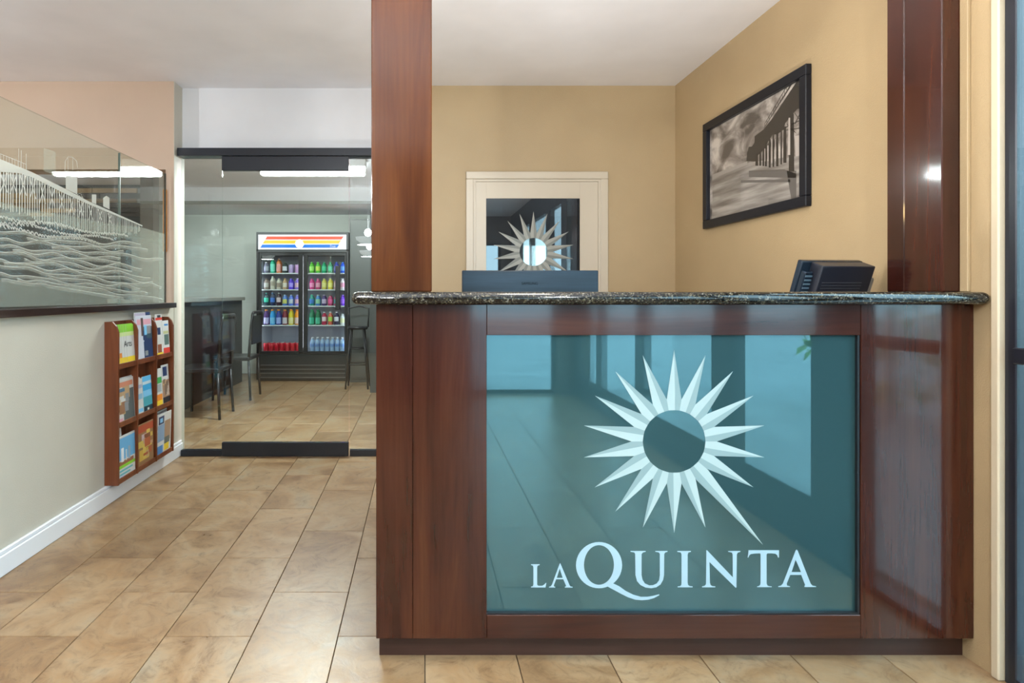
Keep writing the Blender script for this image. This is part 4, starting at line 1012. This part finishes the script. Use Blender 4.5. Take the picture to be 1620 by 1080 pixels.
for z in (0.005, 2.149): obj('rail', MB().box(0.601, 1.549, -3.18, -3.12, z, z + 0.05), M_FRAME, rd)
obj('pane', MB().box(0.601, 1.549, -3.155, -3.147, 0.0555, 2.1485), M_PANE, rd)
def pave():
    m, nt, b = principled('pavement')
    n = N(nt, 'ShaderNodeTexNoise', Scale=1.5, Detail=6.0); nt.links.new(coords(nt), n.inputs['Vector'])
    r = ramp(nt, n.outputs['Fac'], [(0.3, (0.26, 0.275, 0.28)), (0.7, (0.36, 0.375, 0.38))]); nt.links.new(r.outputs[0], b.inputs['Base Color'])
    b.inputs['Roughness'].default_value = 0.8
    return m
struct('pavement', MB().box(-25, 25, -25, 25, -0.2, -0.09), pave(), 'pale concrete pavement outside the entrance', 'pavement')

# ------------------------------------------------------------------ unseen fill lamps added to light ceilings and walls, and the pendant seen mirrored in the door
for (x, y, drop, lab, watts, col) in FILL_LAMPS:
    top = CEIL if y < 4.4 else 2.36
    t = thing('fill_lamp', lab, 'ceiling lamp', (x, y, top), 'added opal bowl fill lamps')
    obj('canopy', MB().lathe([(0.05, -0.02), (0.065, -0.0005)], 20, M=Matrix.Translation((x, y, top))), M_TRIM, t)
    obj('stem', MB().lathe([(0.008, -drop + 0.03), (0.008, -0.0205)], 10, M=Matrix.Translation((x, y, top))), M_TRIM, t)
    obj('bowl', MB().lathe([(0.05, -0.14), (0.12, -0.12), (0.165, -0.08), (0.18, -0.045), (0.17, -0.0445), (0.15, -0.078), (0.11, -0.112), (0.04, -0.13)], 28, M=Matrix.Translation((x, y, top - drop))), plain((1, 1, 1), 0.5, emit=col, es=2.0), t)
    d = bpy.data.lights.new('lamp', 'POINT'); d.shadow_soft_size = 0.05; d.energy = watts; d.color = col
    o = bpy.data.objects.new('lamp', d); C.objects.link(o); o.parent = t; o.location = (0, 0, -drop + 0.02)
    d2 = bpy.data.lights.new('fill_down', 'AREA'); d2.shape = 'DISK'; d2.size = 0.30; d2.energy = watts * 0.25; d2.color = col
    o2 = bpy.data.objects.new('fill_down', d2); C.objects.link(o2); o2.parent = t; o2.location = (0, 0, -drop - 0.15)
pn = thing('pendant_lamp', 'warm glowing globe pendant lamp mirrored in the glass door', 'lamp', (-1.97, -0.9, CEIL))
obj('globe', MB().lathe([(0.005, -0.07), (0.04, -0.058), (0.065, -0.025), (0.07, 0), (0.065, 0.03), (0.045, 0.055), (0.02, 0.068)], 20, M=Matrix.Translation((-1.97, -0.9, 1.995))), plain((1, 1, 1), 0.5, emit=(1.0, 0.66, 0.22), es=45.0), pn)
obj('cord', MB().tube([(-1.97, -0.9, 2.0632), (-1.97, -0.9, CEIL - 0.001)], 0.004), M_BLACK, pn)

def shrub(label, x, y, r, h):
    t = thing('shrub', label, 'shrub', (x, y, -0.09), 'shrubs outside the entrance')
    b = MB(); n = 420
    for k in range(n):
        a, u, v = random.uniform(0, 6.283), random.random() ** 0.5, random.random()
        rr = r * (0.55 + 0.45 * u) * math.sin(math.pi * (0.12 + 0.8 * v))
        p = Vector((x + rr * math.cos(a), y + rr * math.sin(a), 0.1 + h * v))
        q = Matrix.Translation(p) @ Matrix.Rotation(random.uniform(0, 6.28), 4, 'Z') @ Matrix.Rotation(random.uniform(-1, 1), 4, 'X')
        L = random.uniform(0.06, 0.12)
        b._add([q @ Vector(w) for w in ((0, -L, 0), (L * .45, 0, 0.01), (0, L, 0), (-L * .45, 0, 0.01))], [(0, 1, 2, 3)])
    tag(obj('foliage', b, plain((0.20, 0.30, 0.05), 0.5), t), kind='stuff')
    obj('stem', MB().tube([(x, y, -0.0895), (x, y, h * 0.7)], 0.03), plain((0.10, 0.06, 0.03), 0.7), t)
random.seed(21)
shrub('round green shrub outside, nearest the entrance door', 4.6, 1.2, 0.6, 1.3)
shrub('tall green shrub outside, between the other two', 5.0, -0.4, 0.8, 1.9)
shrub('wide green shrub outside, farthest from the counter', 4.8, -2.2, 0.8, 1.5)
